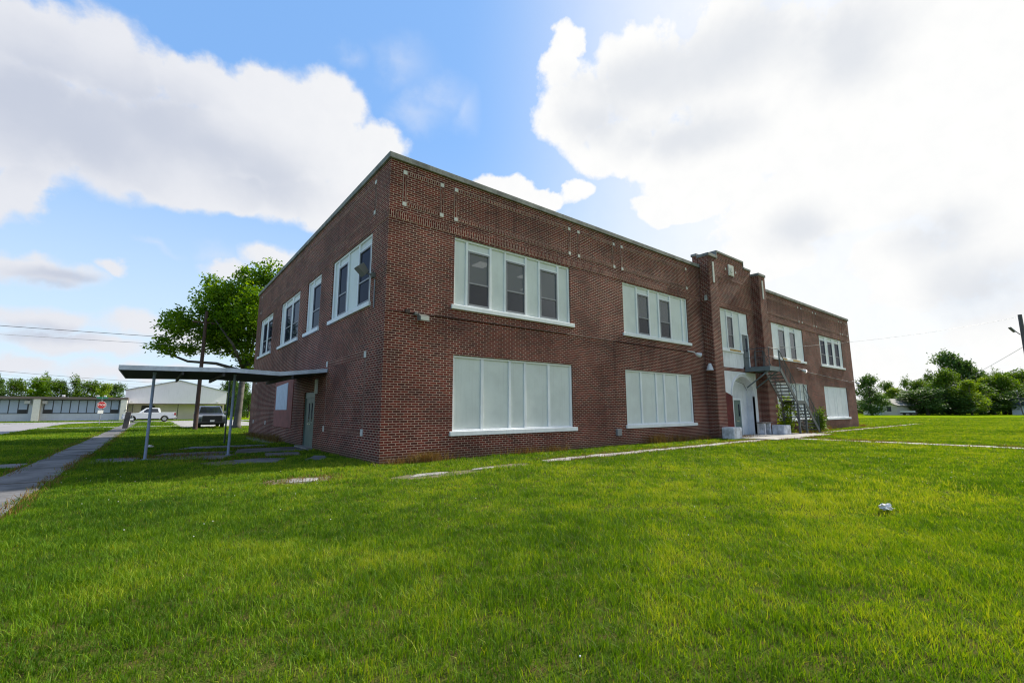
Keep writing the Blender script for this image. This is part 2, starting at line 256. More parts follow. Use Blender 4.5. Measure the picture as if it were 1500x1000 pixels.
# ------------------------------------------------------------------ helpers
ROOT = {}
def tag(o, label=None, cat=None, group=None, kind=None):
    if label: o['label'] = label
    if cat: o['category'] = cat
    if group: o['group'] = group
    if kind: o['kind'] = kind
    return o
def thing(name, label, cat, loc=(0, 0, 0), rz=0.0, group=None, local=False):
    o = bpy.data.objects.new(name, None); COL.objects.link(o); o.location = loc; o.rotation_euler = (0, 0, rz)
    o.empty_display_size = 0.2
    ROOT[o] = Vector((0, 0, 0)) if local else Vector(loc)
    return tag(o, label, cat, group)
class MB:
    def __init__(s): s.v = []; s.f = []; s.m = []; s.ms = []
    def mi(s, m):
        if m not in s.ms: s.ms.append(m)
        return s.ms.index(m)
    def poly(s, pts, m=None):
        i = len(s.v); s.v += [tuple(p) for p in pts]; s.f.append(list(range(i, i + len(pts)))); s.m.append(s.mi(m) if m else 0); return s
    def box(s, x0, x1, y0, y1, z0, z1, m=None, skip=''):
        i = len(s.v)
        s.v += [(x0, y0, z0), (x1, y0, z0), (x1, y1, z0), (x0, y1, z0), (x0, y0, z1), (x1, y0, z1), (x1, y1, z1), (x0, y1, z1)]
        k = s.mi(m) if m else 0
        for f in ((0, 3, 2, 1), (4, 5, 6, 7), (0, 1, 5, 4), (1, 2, 6, 5), (2, 3, 7, 6), (3, 0, 4, 7)):
            s.f.append([i + q for q in f]); s.m.append(k)
        return s
    def prism(s, poly, d0, d1, ax='z', m=None, taper=None):
        """poly of 2-D points extruded along an axis between d0 and d1"""
        def P(p, d):
            return (p[0], p[1], d) if ax == 'z' else ((p[0], d, p[1]) if ax == 'y' else (d, p[0], p[1]))
        n = len(poly); i = len(s.v); top = taper or poly
        s.v += [P(p, d0) for p in poly] + [P(p, d1) for p in top]
        k = s.mi(m) if m else 0
        s.f += [[i + q for q in range(n)][::-1], [i + n + q for q in range(n)]]; s.m += [k, k]
        for q in range(n): s.f.append([i + q, i + (q + 1) % n, i + n + (q + 1) % n, i + n + q]); s.m.append(k)
        return s
    def tube(s, pts, r, n=8, m=None, cap=True):
        pts = [Vector(p) for p in pts]; rs = r if isinstance(r, (list, tuple)) else [r] * len(pts); k = s.mi(m) if m else 0
        i0 = len(s.v); side = None
        for j, p in enumerate(pts):
            d = (pts[min(j + 1, len(pts) - 1)] - pts[max(j - 1, 0)]).normalized()
            if side is None:
                side = d.cross(Vector((0, 0, 1)) if abs(d.z) < 0.9 else Vector((1, 0, 0))).normalized()
            side = (side - d * side.dot(d)).normalized(); up = d.cross(side)
            for q in range(n):
                a = 2 * math.pi * q / n; s.v.append(tuple(p + (side * math.cos(a) + up * math.sin(a)) * rs[j]))
        for j in range(len(pts) - 1):
            for q in range(n):
                a = i0 + j * n + q; b = i0 + j * n + (q + 1) % n
                s.f.append([a, b, b + n, a + n]); s.m.append(k)
        if cap:
            s.f.append([i0 + q for q in range(n)][::-1]); s.m.append(k)
            e = i0 + (len(pts) - 1) * n; s.f.append([e + q for q in range(n)]); s.m.append(k)
        return s
    def beam(s, a, b, w, h, m=None):
        a, b = Vector(a), Vector(b); d = (b - a).normalized(); sd = d.cross(Vector((0, 0, 1)))
        sd = sd.normalized() if sd.length > 1e-4 else Vector((1, 0, 0)); u = sd.cross(d)
        i = len(s.v); k = s.mi(m) if m else 0
        for p in (a, b):
            for (x, y) in ((-1, -1), (1, -1), (1, 1), (-1, 1)): s.v.append(tuple(p + sd * (x * w / 2) + u * (y * h / 2)))
        for f in ((0, 1, 2, 3), (7, 6, 5, 4), (0, 4, 5, 1), (1, 5, 6, 2), (2, 6, 7, 3), (3, 7, 4, 0)): s.f.append([i + q for q in f]); s.m.append(k)
        return s
    def build(s, name, m=None, parent=None, bevel=0.0, smooth=False, seg=2):
        off = Vector((0, 0, 0)); r = parent
        while r is not None and r not in ROOT: r = r.parent
        if r is not None: off = ROOT[r]
        me = bpy.data.meshes.new(name); me.from_pydata([(x - off.x, y - off.y, z - off.z) for x, y, z in s.v], [], s.f)
        ms = s.ms if s.ms else [m]
        for q in ms: me.materials.append(q)
        if s.ms: me.polygons.foreach_set('material_index', s.m)
        bm = bmesh.new(); bm.from_mesh(me); bmesh.ops.recalc_face_normals(bm, faces=bm.faces)
        if bevel > 0:
            bmesh.ops.remove_doubles(bm, verts=bm.verts, dist=1e-5)
            es = [e for e in bm.edges if len(e.link_faces) == 2 and e.calc_face_angle(0) > 0.5]
            bmesh.ops.bevel(bm, geom=es, offset=bevel, segments=seg, affect='EDGES', profile=0.6, clamp_overlap=True)
        uvl = bm.loops.layers.uv.new('UVMap')
        for f in bm.faces:
            n = f.normal; a = max(range(3), key=lambda q: abs(n[q]))
            for l in f.loops:
                c = l.vert.co + off
                l[uvl].uv = (c.y, c.z) if a == 0 else ((c.x, c.z) if a == 1 else (c.x, c.y))
            f.smooth = smooth
        bm.to_mesh(me); bm.free()
        o = bpy.data.objects.new(name, me); COL.objects.link(o)
        if parent is not None: o.parent = parent
        return o
def npmesh(name, V, F, material, shade=None, parent=None, smooth=False):
    """V (n,3), F list of (m,k) index arrays; fast mesh with an optional per-vertex shade value"""
    me = bpy.data.meshes.new(name); me.vertices.add(len(V)); me.vertices.foreach_set('co', np.asarray(V, np.float32).ravel())
    li = np.concatenate([f.ravel() for f in F]).astype(np.int32)
    tot = np.concatenate([np.full(len(f), f.shape[1]) for f in F]).astype(np.int32)
    st = np.concatenate([[0], np.cumsum(tot)[:-1]]).astype(np.int32)
    me.loops.add(len(li)); me.loops.foreach_set('vertex_index', li)
    me.polygons.add(len(tot)); me.polygons.foreach_set('loop_start', st); me.polygons.foreach_set('loop_total', tot)
    if smooth: me.polygons.foreach_set('use_smooth', np.ones(len(tot), bool))
    if shade is not None:
        a = me.attributes.new('shade', 'FLOAT', 'POINT'); a.data.foreach_set('value', np.asarray(shade, np.float32))
    me.materials.append(material); me.update(calc_edges=True)
    if name is None: return me
    o = bpy.data.objects.new(name, me); COL.objects.link(o)
    if parent is not None: o.parent = parent
    return o
def copy_tree(o, parent=None):
    c = o.copy(); COL.objects.link(c)
    if parent is not None: c.parent = parent
    for ch in list(o.children): copy_tree(ch, c)
    return c
def at(px, depth, z=0.0):
    """ground point seen in photo column px at a given depth along the view"""
    d = FW + RT * ((px - 750) / 662.2); q = CAM + d * depth; return Vector((q[0], q[1], z))
# ------------------------------------------------------------------ ground, roads and paths
def sheet(name, pts, z, m, kind='structure'):
    return tag(MB().poly([(x, y, z) for x, y in pts]).build(name, m), kind=kind)
lawn = sheet('lawn', [(-1600, -900), (1600, -900), (1600, 1800), (-1600, 1800)], 0.0, LAWN)
sheet('road', [(-21, -80), (-12.6, -80), (-12.6, 60), (-12.2, 63), (-11, 65.2), (-8, 66.2), (60, 66.4), (60, 74), (-80, 74), (-80, 66.4), (-25, 66.2), (-22.5, 65), (-21.3, 62.5)], 0.006, ASPH)
sheet('driveway', [(-2.6, 39.2), (5.2, 39.2), (5.2, 66.3), (-3.6, 66.3), (-3.2, 52), (-2.9, 44)], 0.010, CONC)
TURF = mat('turf_painted_shade', (0.050, 0.085, 0.010), 0.95, var=0.5, scale=7.0, var2=(0.085, 0.070, 0.024), spec=0.0, bump=0.9, bscale=60)  # ground under the blades; their self-shade is put into this darker colour
F2 = FW[:2] / np.linalg.norm(FW[:2]); R2 = RT[:2] / np.linalg.norm(RT[:2])
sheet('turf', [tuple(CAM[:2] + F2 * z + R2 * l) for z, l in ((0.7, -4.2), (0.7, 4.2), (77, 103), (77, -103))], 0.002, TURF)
EXCL = []        # (x0, x1, y0, y1) where no grass stands
def rough_slab(poly, z1=0.045, m=CONC, jit=0.05):
    """an old slab with broken edges, flush with the turf"""
    out = []
    for i, (x, y) in enumerate(poly):
        x2, y2 = poly[(i + 1) % len(poly)]; L = math.hypot(x2 - x, y2 - y); n = max(1, int(L / 0.35))
        for q in range(n):
            f = q / n; out.append((x + (x2 - x) * f + random.uniform(-jit, jit), y + (y2 - y) * f + random.uniform(-jit, jit)))
    xs = [p[0] for p in poly]; ys = [p[1] for p in poly]; EXCL.append(poly)
    return out
# straight footpath on the left, cast in bays
mb = MB(); y = -9.0
while y < 64:
    L = random.choice([1.45, 1.5, 1.55]); dz = random.uniform(-0.012, 0.012)
    w = 0.10 * math.sin(y * 1.7)
    xl = -7.63 + .0057 * (y - 3.1); xr = -6.66 + .0057 * (y + 2.6)
    mb.prism([(xl + random.uniform(-.03, .03), y), (xr + w * 0.4, y + random.uniform(-.04, .04)), (xr + random.uniform(-.05, .05), y + L - 0.04), (xl, y + L - 0.04)], -0.05, 0.03 + dz)
    y += L
tag(mb.build('path', CONCD, bevel=0.008, seg=1), kind='structure'); EXCL.append([(-7.66, -9), (-6.74, -9), (-6.36, 64), (-7.3, 64)])
mb = MB()
for poly in ([(-12.6, 5.6), (-10.2, 5.5), (-10.2, 6.8), (-12.6, 6.8)], [(-10.1, 5.5), (-7.7, 5.45), (-7.7, 6.75), (-10.1, 6.8)], [(-6.35, 5.6), (-5.4, 5.5), (-5.2, 6.9), (-6.3, 7.1)],
             [(-3.75, 4.75), (-3.15, 4.6), (-2.85, 5.7), (-3.5, 6.1)], [(-3.05, 2.9), (-2.1, 2.45), (-1.55, 3.5), (-2.3, 4.1), (-2.95, 3.9)], [(-1.95, 4.6), (-1.0, 4.3), (-0.75, 5.6), (-1.8, 5.9)],
             [(-2.7, 6.3), (-0.05, 6.2), (-0.05, 8.3), (-2.3, 8.5)], [(-4.9, 7.0), (-2.9, 6.5), (-2.5, 7.6), (-4.6, 8.0)], [(-1.3, 2.6), (-0.8, 2.3), (-0.35, 3.6), (-0.7, 3.9)],
             [(-4.2, 9.7), (-1.2, 9.3), (-0.8, 10.4), (-3.6, 11.0)]):
    mb.prism(rough_slab(poly), -0.05, 0.016 + random.uniform(-.004, .006))
tag(mb.build('path', CONCD), kind='structure')
mb = MB()
for poly in ([(-2.75, -1.85), (-2.15, -1.95), (-2.0, -1.5), (-2.6, -1.4)], [(-0.4, -2.7), (0.5, -2.75), (0.7, -2.45), (-0.1, -2.4)], [(1.4, -2.6), (2.0, -2.6), (2.2, -2.4), (1.5, -2.4)]):
    mb.prism(rough_slab(poly), -0.05, 0.018)
for (a, b) in ((4.1, 6.3), (6.33, 8.8), (8.84, 11.2), (11.25, 13.6), (13.62, 16.1), (16.15, 18.6)):
    mb.prism(rough_slab([(a, -2.55), (b, -2.5), (b, -2.0), (a, -2.0)], jit=0.13), -0.05, 0.024 + random.uniform(-.006, .006))
for (a, b) in ((26.2, 31), (31.05, 37), (37.05, 44), (44.05, 55)):
    mb.prism(rough_slab([(a, -1.85), (b, -1.85), (b, -1.35), (a, -1.35)], jit=0.1), -0.05, 0.025)
tag(mb.build('path', CONC), kind='structure')
mb = MB()
mb.prism(rough_slab([(18.65, -2.9), (26.1, -2.9), (26.1, -0.03), (18.65, -0.03)], jit=0.03), -0.05, 0.06)
y = -30.0
while y < -3.3:
    mb.prism(rough_slab([(20.5, y), (21.3, y), (21.3, y + 1.96), (20.5, y + 1.96)], jit=0.15), -0.05, 0.024 + random.uniform(-.006, .006)); y += 2.0
tag(mb.build('path', CONC), kind='structure')
mb = MB(); x = -12.4
while x < 4:
    if not (-3.4 < x < 4): mb.prism([(x, 42.6), (x + 1.96, 42.6), (x + 1.96, 44.0), (x, 44.0)], -0.05, 0.035)
    x += 2.0
tag(mb.build('sidewalk', CONC), kind='structure'); EXCL.append([(-12.4, 42.6), (-2.6, 42.6), (-2.6, 44), (-12.4, 44)])
EXCL += [[(-0.05, -0.02), (42.5, -0.02), (42.5, 21.7), (-0.05, 21.7)], [(-21, -80), (-12.6, -80), (-12.6, 66), (-21, 66)], [(-80, 66.2), (70, 66.2), (70, 74), (-80, 74)], [(-12.7, 60), (-11, 65), (-8, 66.3), (-12.7, 66.3)], [(-2.8, 39.2), (5.2, 39.2), (5.2, 66), (-2.8, 66)]]
def blotch(cx, cy, rx, ry, z, n=22):
    return [(cx + rx * math.cos(a) * random.uniform(.7, 1.15), cy + ry * math.sin(a) * random.uniform(.7, 1.15), z) for a in [2 * math.pi * q / n for q in range(n)]]
mb = MB()
SOILS = [(-2.4, -1.6, 0.75, 0.5), (-4.0, 6.0, 1.4, 0.9), (0.3, -2.7, 1.3, 0.4), (-0.5, 14.5, 0.5, 3.5), (-3.2, 3.3, 0.7, 0.7), (2.6, -2.4, 0.9, 0.3), (20, -0.4, 0.9, 0.3), (28, -1.0, 2.2, 0.5)]
for i, (cx, cy, rx, ry) in enumerate(SOILS): mb.poly(blotch(cx, cy, rx, ry, 0.004))
tag(mb.build('bare_ground', SOIL), kind='structure')

# ------------------------------------------------------------------ the school building
H = 9.15; LF = 42.42; LL = 21.64
B = thing('school_building', 'long two-storey dark red brick school with white boarded windows and flat parapet', 'school')
def ub(mb, ax, u0, u1, d0, d1, z0, z1, m=None):
    return mb.box(u0, u1, d0, d1, z0, z1, m) if ax == 'F' else mb.box(d0, d1, u0, u1, z0, z1, m)
def up_(ax, u, d, z): return (u, d, z) if ax == 'F' else (d, u, z)
def wall_face(mb, ax, u0, u1, z0, z1, ops, d=0.0, rv=0.16):
    us = sorted({u0, u1, *[o[0] for o in ops], *[o[1] for o in ops]}); zs = sorted({z0, z1, *[o[2] for o in ops], *[o[3] for o in ops]})
    for a, b in zip(us, us[1:]):
        for c, e in zip(zs, zs[1:]):
            if any(o[0] <= (a + b) / 2 <= o[1] and o[2] <= (c + e) / 2 <= o[3] for o in ops): continue
            mb.poly([up_(ax, a, d, c), up_(ax, b, d, c), up_(ax, b, d, e), up_(ax, a, d, e)])
    for (a, b, c, e, *r) in ops:
        q = r[0] if r else rv
        for s_ in (((a, c), (a, e)), ((b, c), (b, e)), ((a, c), (b, c)), ((a, e), (b, e))):
            (p0, z_0), (p1, z_1) = s_
            mb.poly([up_(ax, p0, d, z_0), up_(ax, p1, d, z_1), up_(ax, p1, d + q, z_1), up_(ax, p0, d + q, z_0)])
ZU0, ZU1, ZL0, ZL1 = 4.87, 7.19, 0.84, 3.24
FW_OPS = [(2.30, 7.69, ZU0, ZU1), (2.32, 7.72, ZL0, ZL1), (11.04, 16.34, ZU0, ZU1), (11.01, 16.41, ZL0, ZL1)]
FW_OPS2 = [(26.45, 31.74, ZU0, ZU1), (26.45, 31.74, ZL0, ZL1), (35.0, 40.2, ZU0, ZU1), (35.0, 40.25, ZL0, ZL1)]
LW_OPS = [(1.27, 5.32, ZU0, ZU1), (6.85, 8.96, ZU0, ZU1), (10.30, 14.30, ZU0, ZU1), (16.45, 20.2, ZU0, ZU1), (6.72, 8.36, 0.0, 2.24, 0.16)]
mb = MB()
wall_face(mb, 'F', 0, 17.75, -0.1, H, FW_OPS); wall_face(mb, 'F', 24.65, LF, -0.1, H, FW_OPS2)
wall_face(mb, 'L', 0, LL, -0.1, H, LW_OPS)
mb.poly([(LF, 0, -.1), (LF, LL, -.1), (LF, LL, H), (LF, 0, H)]); mb.poly([(0, LL, -.1), (LF, LL, -.1), (LF, LL, H), (0, LL, H)])
for a, b in (((0.32, 0.32), (LF - .32, 0.32)), ((LF - .32, 0.32), (LF - .32, LL - .32)), ((LF - .32, LL - .32), (0.32, LL - .32)), ((0.32, LL - .32), (0.32, 0.32))):
    mb.poly([(*a, 8.5), (*b, 8.5), (*b, H), (*a, H)])
mb.build('wall', BRICK, B)
MB().poly([(0.01, 0.01, 8.6), (LF - .01, 0.01, 8.6), (LF - .01, LL - .01, 8.6), (0.01, LL - .01, 8.6)]).build('roof', ROOFG, B)
mb = MB()
for (x0, x1, y0, y1) in ((-0.07, 17.745, -0.07, 0.38), (24.655, LF + .07, -0.07, 0.38), (-0.07, 0.38, 0.382, LL + .07), (0.382, LF + .07, LL - .38, LL + .07), (LF - .38, LF + .07, 0.382, LL - .382)):
    mb.box(x0, x1, y0, y1, H, H + 0.185)
mb.build('coping', LIME, B, bevel=0.015)
# entrance bay: two brick piers and a stepped parapet
for x0 in (17.75, 23.78):
    mb = MB().box(x0, x0 + 0.87, -0.57, 0.02, -0.1, 9.72)
    for (a, b) in ((-0.545, -0.44), (-0.20, -0.1)): mb.box(x0 - 0.035, x0 + 0.905, a, b, -0.1, 9.3)
    mb.build('pier', BRICK, B)
    mb = MB().box(x0 - 0.05, x0 + 0.92, -0.62, 0.06, 9.72, 9.88)
    mb.build('coping', LIME, B, bevel=0.015)
    MB().box(x0 + 0.36, x0 + 0.52, -0.60, -0.55, 8.28, 9.45).build('stone_accent', STONE, B)
mb = MB()
wall_face(mb, 'F', 18.62, 23.78, -0.1, 9.9, [(19.5, 22.86, 3.83, ZU1), (19.1, 23.3, 0, 3.62, 0.5)], d=-0.1)
mb.box(17.76, 24.64, 0.05, 0.35, 8.9, 9.86)
mb.box(18.62, 23.78, -0.1, 0.349, 9.9, 10.05); mb.box(19.6, 22.8, -0.1, 0.348, 10.05, 10.42)
mb.build('wall', BRICK, B)
mb = MB(); mb.box(17.70, 18.62, 0.062, 0.40, 9.86, 10.0); mb.box(23.78, 24.70, 0.062, 0.40, 9.86, 10.0)
mb.box(18.625, 19.55, -0.15, 0.40, 10.05, 10.17); mb.box(22.85, 23.775, -0.15, 0.40, 10.05, 10.17)
mb.box(19.552, 22.848, -0.15, 0.40, 10.42, 10.54); mb.box(19.548, 19.598, -0.145, 0.395, 10.171, 10.42); mb.box(22.80, 22.85, -0.145, 0.395, 10.171, 10.42)
mb.build('coping', LIME, B, bevel=0.012)
mb = MB().box(20.87, 21.53, -0.14, -0.09, 9.31, 9.97); mb.box(20.93, 21.47, -0.155, -0.138, 9.37, 9.91)
mb.tube([(21.2, -0.155, 9.64), (21.2, -0.175, 9.64)], 0.16, 20); mb.box(21.15, 21.25, -0.185, -0.17, 9.5, 9.78)
mb.build('stone_emblem', STONE, B)
for x in (20.52, 21.76): MB().box(x, x + .12, -0.118, -0.09, 9.57, 9.69).build('stone_accent', STONE, B)
# brick bands and framed parapet panels
mb = MB()
for (a, b) in ((0.004, 17.70), (24.70, LF)): mb.box(a, b, -0.010, 0.005, 7.27, 7.50)
mb.box(-0.010, 0.005, 0.006, LL, 7.27, 7.50); mb.box(18.63, 23.77, -0.112, -0.095, 7.27, 7.50); mb.box(19.0, 23.4, -0.112, -0.095, 9.0, 9.2)
mb.box(-0.010, 0.005, 1.5, 5.25, 0.74, 0.93); mb.box(-0.010, 0.005, 1.5, 5.25, 3.12, 3.32); mb.box(-0.010, 0.005, 16.5, 20.1, 3.12, 3.32)
mb.build('soldier_band', SOLD, B)
PAN = [(0.48, 1.79), (2.33, 7.71), (8.25, 10.52), (11.08, 16.41), (26.0, 31.3), (31.9, 34.2), (34.75, 40.1), (40.65, 41.95)]
for half in (PAN[:4], PAN[4:]):
  mb = MB(); ml = MB()
  for (a, b) in half:
    for u in (a, b): ml.box(u - .068, u + .068, -0.004, 0.004, 7.85, 8.77); mb.box(u - .057, u + .057, -0.009, 0.003, 7.85, 8.77)
    for z in (7.74, 8.77): ml.box(a + .06, b - .06, -0.004, 0.004, z - .01, z + .12); mb.box(a + .06, b - .06, -0.009, 0.003, z + .004, z + .106)
  mb.build('brick_trim', SOLD, B); ml.build('mortar_line', bpy.data.materials.get('pale_mortar') or mat('pale_mortar', (0.28, 0.21, 0.17), 0.9), B)
mb = MB(); ml = MB()
for u in (1.15, 20.5): ml.box(-0.004, 0.004, u - .075, u + .075, 7.85, 8.77); mb.box(-0.009, 0.003, u - .057, u + .057, 7.85, 8.77)
for z in (7.74, 8.77): ml.box(-0.004, 0.004, 1.2, 20.45, z - .01, z + .12); mb.box(-0.009, 0.003, 1.2, 20.45, z + .004, z + .106)
for u in (1.42, 5.33): ml.box(-0.004, 0.004, u - .06, u + .06, 0.95, 3.1); mb.box(-0.009, 0.003, u - .045, u + .045, 0.95, 3.1)
mb.build('side_brick_trim', SOLD, B); ml.build('side_mortar_line', bpy.data.materials['pale_mortar'], B)
for (a, b) in PAN:
    for u in (a, b):
        for z in (7.79, 8.83): MB().box(u - .065, u + .065, -0.016, 0.01, z - .065, z + .065).build('stone_accent', STONE, B)
for u in (1.15, 20.5):
    for z in (7.79, 8.83): MB().box(-0.016, 0.01, u - .065, u + .065, z - .065, z + .065).build('stone_accent', STONE, B)
for u, hh in ((1.42, .1), (5.33, .1), (16.35, .1), (20.15, .1)):
    for z in (0.83, 3.22): MB().box(-0.018, 0.01, u - .085, u + .085, z - hh, z + hh).build('stone_accent', STONE, B)

# windows ----------------------------------------------------------
def window(ax, u0, u1, z0, z1, bays, d=0.0, dark=False, sill=True, frame_m=WHITE, zsash=(4.95, 6.83), rusty=(), edge=0.07):
    """bays: (u0, u1, 'P' boarded panel or 'W' sash window); gaps between them are mullions"""
    f = MB(); y0, y1 = d + 0.05, d + 0.13
    ub(f, ax, u0, u1, y0, y1, z1 - 0.075, z1); ub(f, ax, u0, u1, y0, y1, z0, z0 + 0.05)
    gaps = [(u0, bays[0][0])] + [(a[1], b[0]) for a, b in zip(bays, bays[1:])] + [(bays[-1][1], u1)]
    for a, b in gaps: ub(f, ax, a, b, y0 + 0.002, y1, z0 + 0.05, z1 - 0.075)
    for a, b, k in bays:
        if k == 'W': ub(f, ax, a, b, y0 + 0.004, y1, zsash[1], zsash[1] + 0.05); ub(f, ax, a, b, y0 + 0.004, y1, z0 + .05, zsash[0])
    fr = f.build('window', frame_m, B, bevel=0.006, seg=1)
    for a, b, k in bays:
        if k == 'P': ub(MB(), ax, a - .01, b + .01, d + 0.095, d + 0.12, z0 + .04, z1 - .07).build('infill_panel', PANEL, fr)
        elif k == 'J': ub(MB(), ax, a, b, d + 0.06, d + 0.10, z0 + .05, z1 - .075).build('infill_panel', WHITE, fr)
        else:
            ub(MB(), ax, a - .01, b + .01, d + 0.095, d + 0.12, zsash[1] + .045, z1 - .07).build('infill_panel', PANEL, fr)
            s = MB(); w = 0.055; zm = zsash[0] + (zsash[1] - zsash[0]) * 0.41; q0, q1 = d + 0.045, d + 0.115
            for (e, g) in ((a, a + w), (b - w, b)): ub(s, ax, e, g, q0, q1, zsash[0], zsash[1])
            for (e, g) in ((zsash[0], zsash[0] + w), (zsash[1] - w, zsash[1]), (zm - .025, zm + .025)): ub(s, ax, a + w, b - w, q0 + .003, q1, e, g)
            so_ = s.build('sash', SASH, fr)
            ub(MB(), ax, a + w, b - w, d + 0.085, d + 0.09, zm + .025, zsash[1] - w).build('pane', DGLASS if dark else UGLASS, so_)
            ub(MB(), ax, a + w, b - w, d + 0.075, d + 0.08, zsash[0] + w, zm - .025).build('pane', DGLASS if dark else GLASS, so_)
    if sill:
        sm = ub(MB(), ax, u0 - 0.10, u1 + 0.16, d - 0.07, d + 0.10, z0 - 0.14, z0 + 0.003).build('sill', WHITE, fr, bevel=0.012)
        if rusty:
            for a, b in rusty: ub(MB(), ax, a, b, d - 0.074, d + 0.03, z0 - 0.10, z0 + 0.008).build('peeling_sill', RUST, fr)
    return fr
window('F', 2.30, 7.69, ZU0, ZU1, [(2.36, 2.78, 'P'), (2.87, 3.75, 'W'), (3.85, 4.41, 'P'), (4.48, 5.37, 'W'), (5.47, 6.04, 'P'), (6.12, 7.02, 'W'), (7.12, 7.60, 'P')])
window('F', 2.32, 7.72, ZL0, ZL1, [(2.40, 3.43, 'P'), (3.54, 4.60, 'P'), (4.71, 5.30, 'P'), (5.41, 6.45, 'P'), (6.57, 7.62, 'P')])
window('F', 11.04, 16.34, ZU0, ZU1, [(11.10, 12.07, 'P'), (12.17, 13.02, 'W'), (13.13, 13.80, 'P'), (13.92, 14.79, 'W'), (14.91, 15.87, 'P'), (16.02, 16.27, 'P')])
window('F', 11.01, 16.41, ZL0, ZL1, [(11.09, 12.13, 'P'), (12.25, 13.29, 'P'), (13.41, 13.95, 'P'), (14.08, 15.11, 'P'), (15.25, 16.3, 'P')])
window('F', 26.45, 31.74, ZU0, ZU1, [(26.5, 27.26, 'J'), (27.3, 27.5, 'J'), (27.62, 28.6, 'W'), (28.72, 29.3, 'J'), (29.5, 30.4, 'W'), (30.5, 31.68, 'J')], rusty=((27.7, 28.4), (29.4, 30.7)))
window('F', 26.45, 31.74, ZL0, ZL1, [(26.53, 27.55, 'P'), (27.67, 28.7, 'P'), (28.82, 29.4, 'P'), (29.52, 30.5, 'P'), (30.62, 31.65, 'P')])
window('F', 35.0, 40.2, ZU0, ZU1, [(35.3, 36.3, 'W'), (36.42, 36.78, 'J'), (36.9, 37.9, 'W'), (38.02, 38.38, 'J'), (38.5, 39.5, 'W'), (39.6, 40.15, 'J')], dark=True)
window('F', 35.0, 40.25, ZL0, ZL1, [(35.06, 35.88, 'J'), (35.92, 37.18, 'J'), (37.22, 37.72, 'J'), (37.76, 38.84, 'J'), (38.88, 40.2, 'J')])
window('L', 1.27, 5.32, ZU0, ZU1, [(1.47, 2.50, 'W'), (2.62, 3.58, 'P'), (3.69, 4.66, 'W'), (4.77, 5.15, 'P')], dark=True)
window('L', 6.85, 8.96, ZU0, ZU1, [(6.98, 8.10, 'W'), (8.22, 8.82, 'P')], dark=True)
window('L', 10.30, 14.30, ZU0, ZU1, [(10.5, 11.75, 'W'), (12.0, 13.3, 'W'), (13.5, 14.15, 'P')], dark=True)
window('L', 16.45, 20.2, ZU0, ZU1, [(16.65, 17.85, 'W'), (18.2, 19.3, 'W'), (19.5, 20.05, 'P')], dark=True)
w3 = window('F', 19.5, 22.86, 4.88, ZU1, [(19.56, 20.32, 'P'), (20.42, 21.05, 'W'), (21.15, 21.88, 'P')], d=-0.1, sill=False, zsash=(4.98, 6.8))
MB().box(21.9, 22.86, -0.045, 0.02, 5.97, 7.19).build('infill_panel', WHITE, w3)
MB().box(19.45, 21.93, -0.16, 0.0, 4.72, 4.878).build('sill', WHITE, w3, bevel=0.01); MB().box(20.3, 21.6, -0.164, -0.06, 4.78, 4.884).build('peeling_sill', RUST, w3)
MB().box(19.5, 21.92, -0.085, 0.02, 3.83, 4.72).build('wall_panel', WWALL, B)
d_ = MB().box(21.93, 22.01, -0.08, 0.02, 3.95, 5.965).box(22.78, 22.86, -0.08, 0.02, 3.95, 5.965).box(22.01, 22.78, -0.08, 0.02, 5.89, 5.965).build('door_frame', WHITE, B)
dd = MB().box(22.01, 22.78, -0.05, 0.0, 3.95, 5.89).build('door', mat('dark_teal_door', (0.05, 0.085, 0.10), 0.4, var=0.3), B)
MB().tube([(22.09, -0.10, 4.95), (22.09, -0.05, 4.95)], 0.03).build('handle', CHROME, dd)
MB().box(22.5, 22.68, -0.055, -0.048, 4.9, 5.7).build('pane', DGLASS, dd)
# white arched entrance
mb = MB(); XA, XB, ZS, HT = 20.28, 22.95, 2.25, 1.12; n = 20; cx = (XA + XB) / 2; rr = (XB - XA) / 2
arc = [(cx - rr * math.cos(math.pi * q / n), ZS + HT * math.sin(math.pi * q / n)) for q in range(n + 1)]
y0, y1 = -0.125, 0.0
def ring(m2, a, b):
    for p, q in zip(a, a[1:]): pass
for (p, q) in zip(arc, arc[1:]):
    mb.poly([(p[0], y0, p[1]), (q[0], y0, q[1]), (q[0], y0, 3.62), (p[0], y0, 3.62)])
    mb.poly([(p[0], y0, p[1]), (q[0], y0, q[1]), (q[0], 0.36, q[1]), (p[0], 0.36, p[1])])
for (a, b, c, e) in ((19.1, XA, 2.55, 3.62), (XB, 23.3, 0.0, 3.62)): mb.box(a, b, y0, y1, c, e)
mb.poly([(19.1, y0, 2.55), (XA, y0, 2.25), (XA, y0, 2.55)])
mb.poly([(XB, y0, 0), (XB, 0.36, 0), (XB, 0.36, ZS), (XB, y0, ZS)])
mb.build('arch_surround', WWALL, B)
# raised archivolt moulding
mb = MB(); mb.tube([(x, -0.14, z) for x, z in [(cx - (rr + .16) * math.cos(math.pi * q / n), ZS + (HT + .14) * math.sin(math.pi * q / n)) for q in range(n + 1)]], 0.035, 6)
mb.build('arch_moulding', WWALL, B)
MB().box(19.1, XA - .003, -0.11, 0.36, 0.0, 2.55).build('brick_jamb', REDB, B)
MB().poly([(19.6, 0.36, 0), (23.2, 0.36, 0), (23.2, 0.36, 3.6), (19.6, 0.36, 3.6)]).build('entrance_wall', WWALL, B)
MB().box(21.05, 21.17, 0.28, 0.36, 0.06, 2.14).box(22.0, 22.12, 0.28, 0.36, 0.06, 2.14).box(21.17, 22.0, 0.28, 0.36, 2.03, 2.14).build('door_frame', WHITE, B, bevel=0.008, seg=1)
dd = MB().box(21.17, 22.0, 0.31, 0.355, 0.06, 2.03).build('door', GDOOR, B)
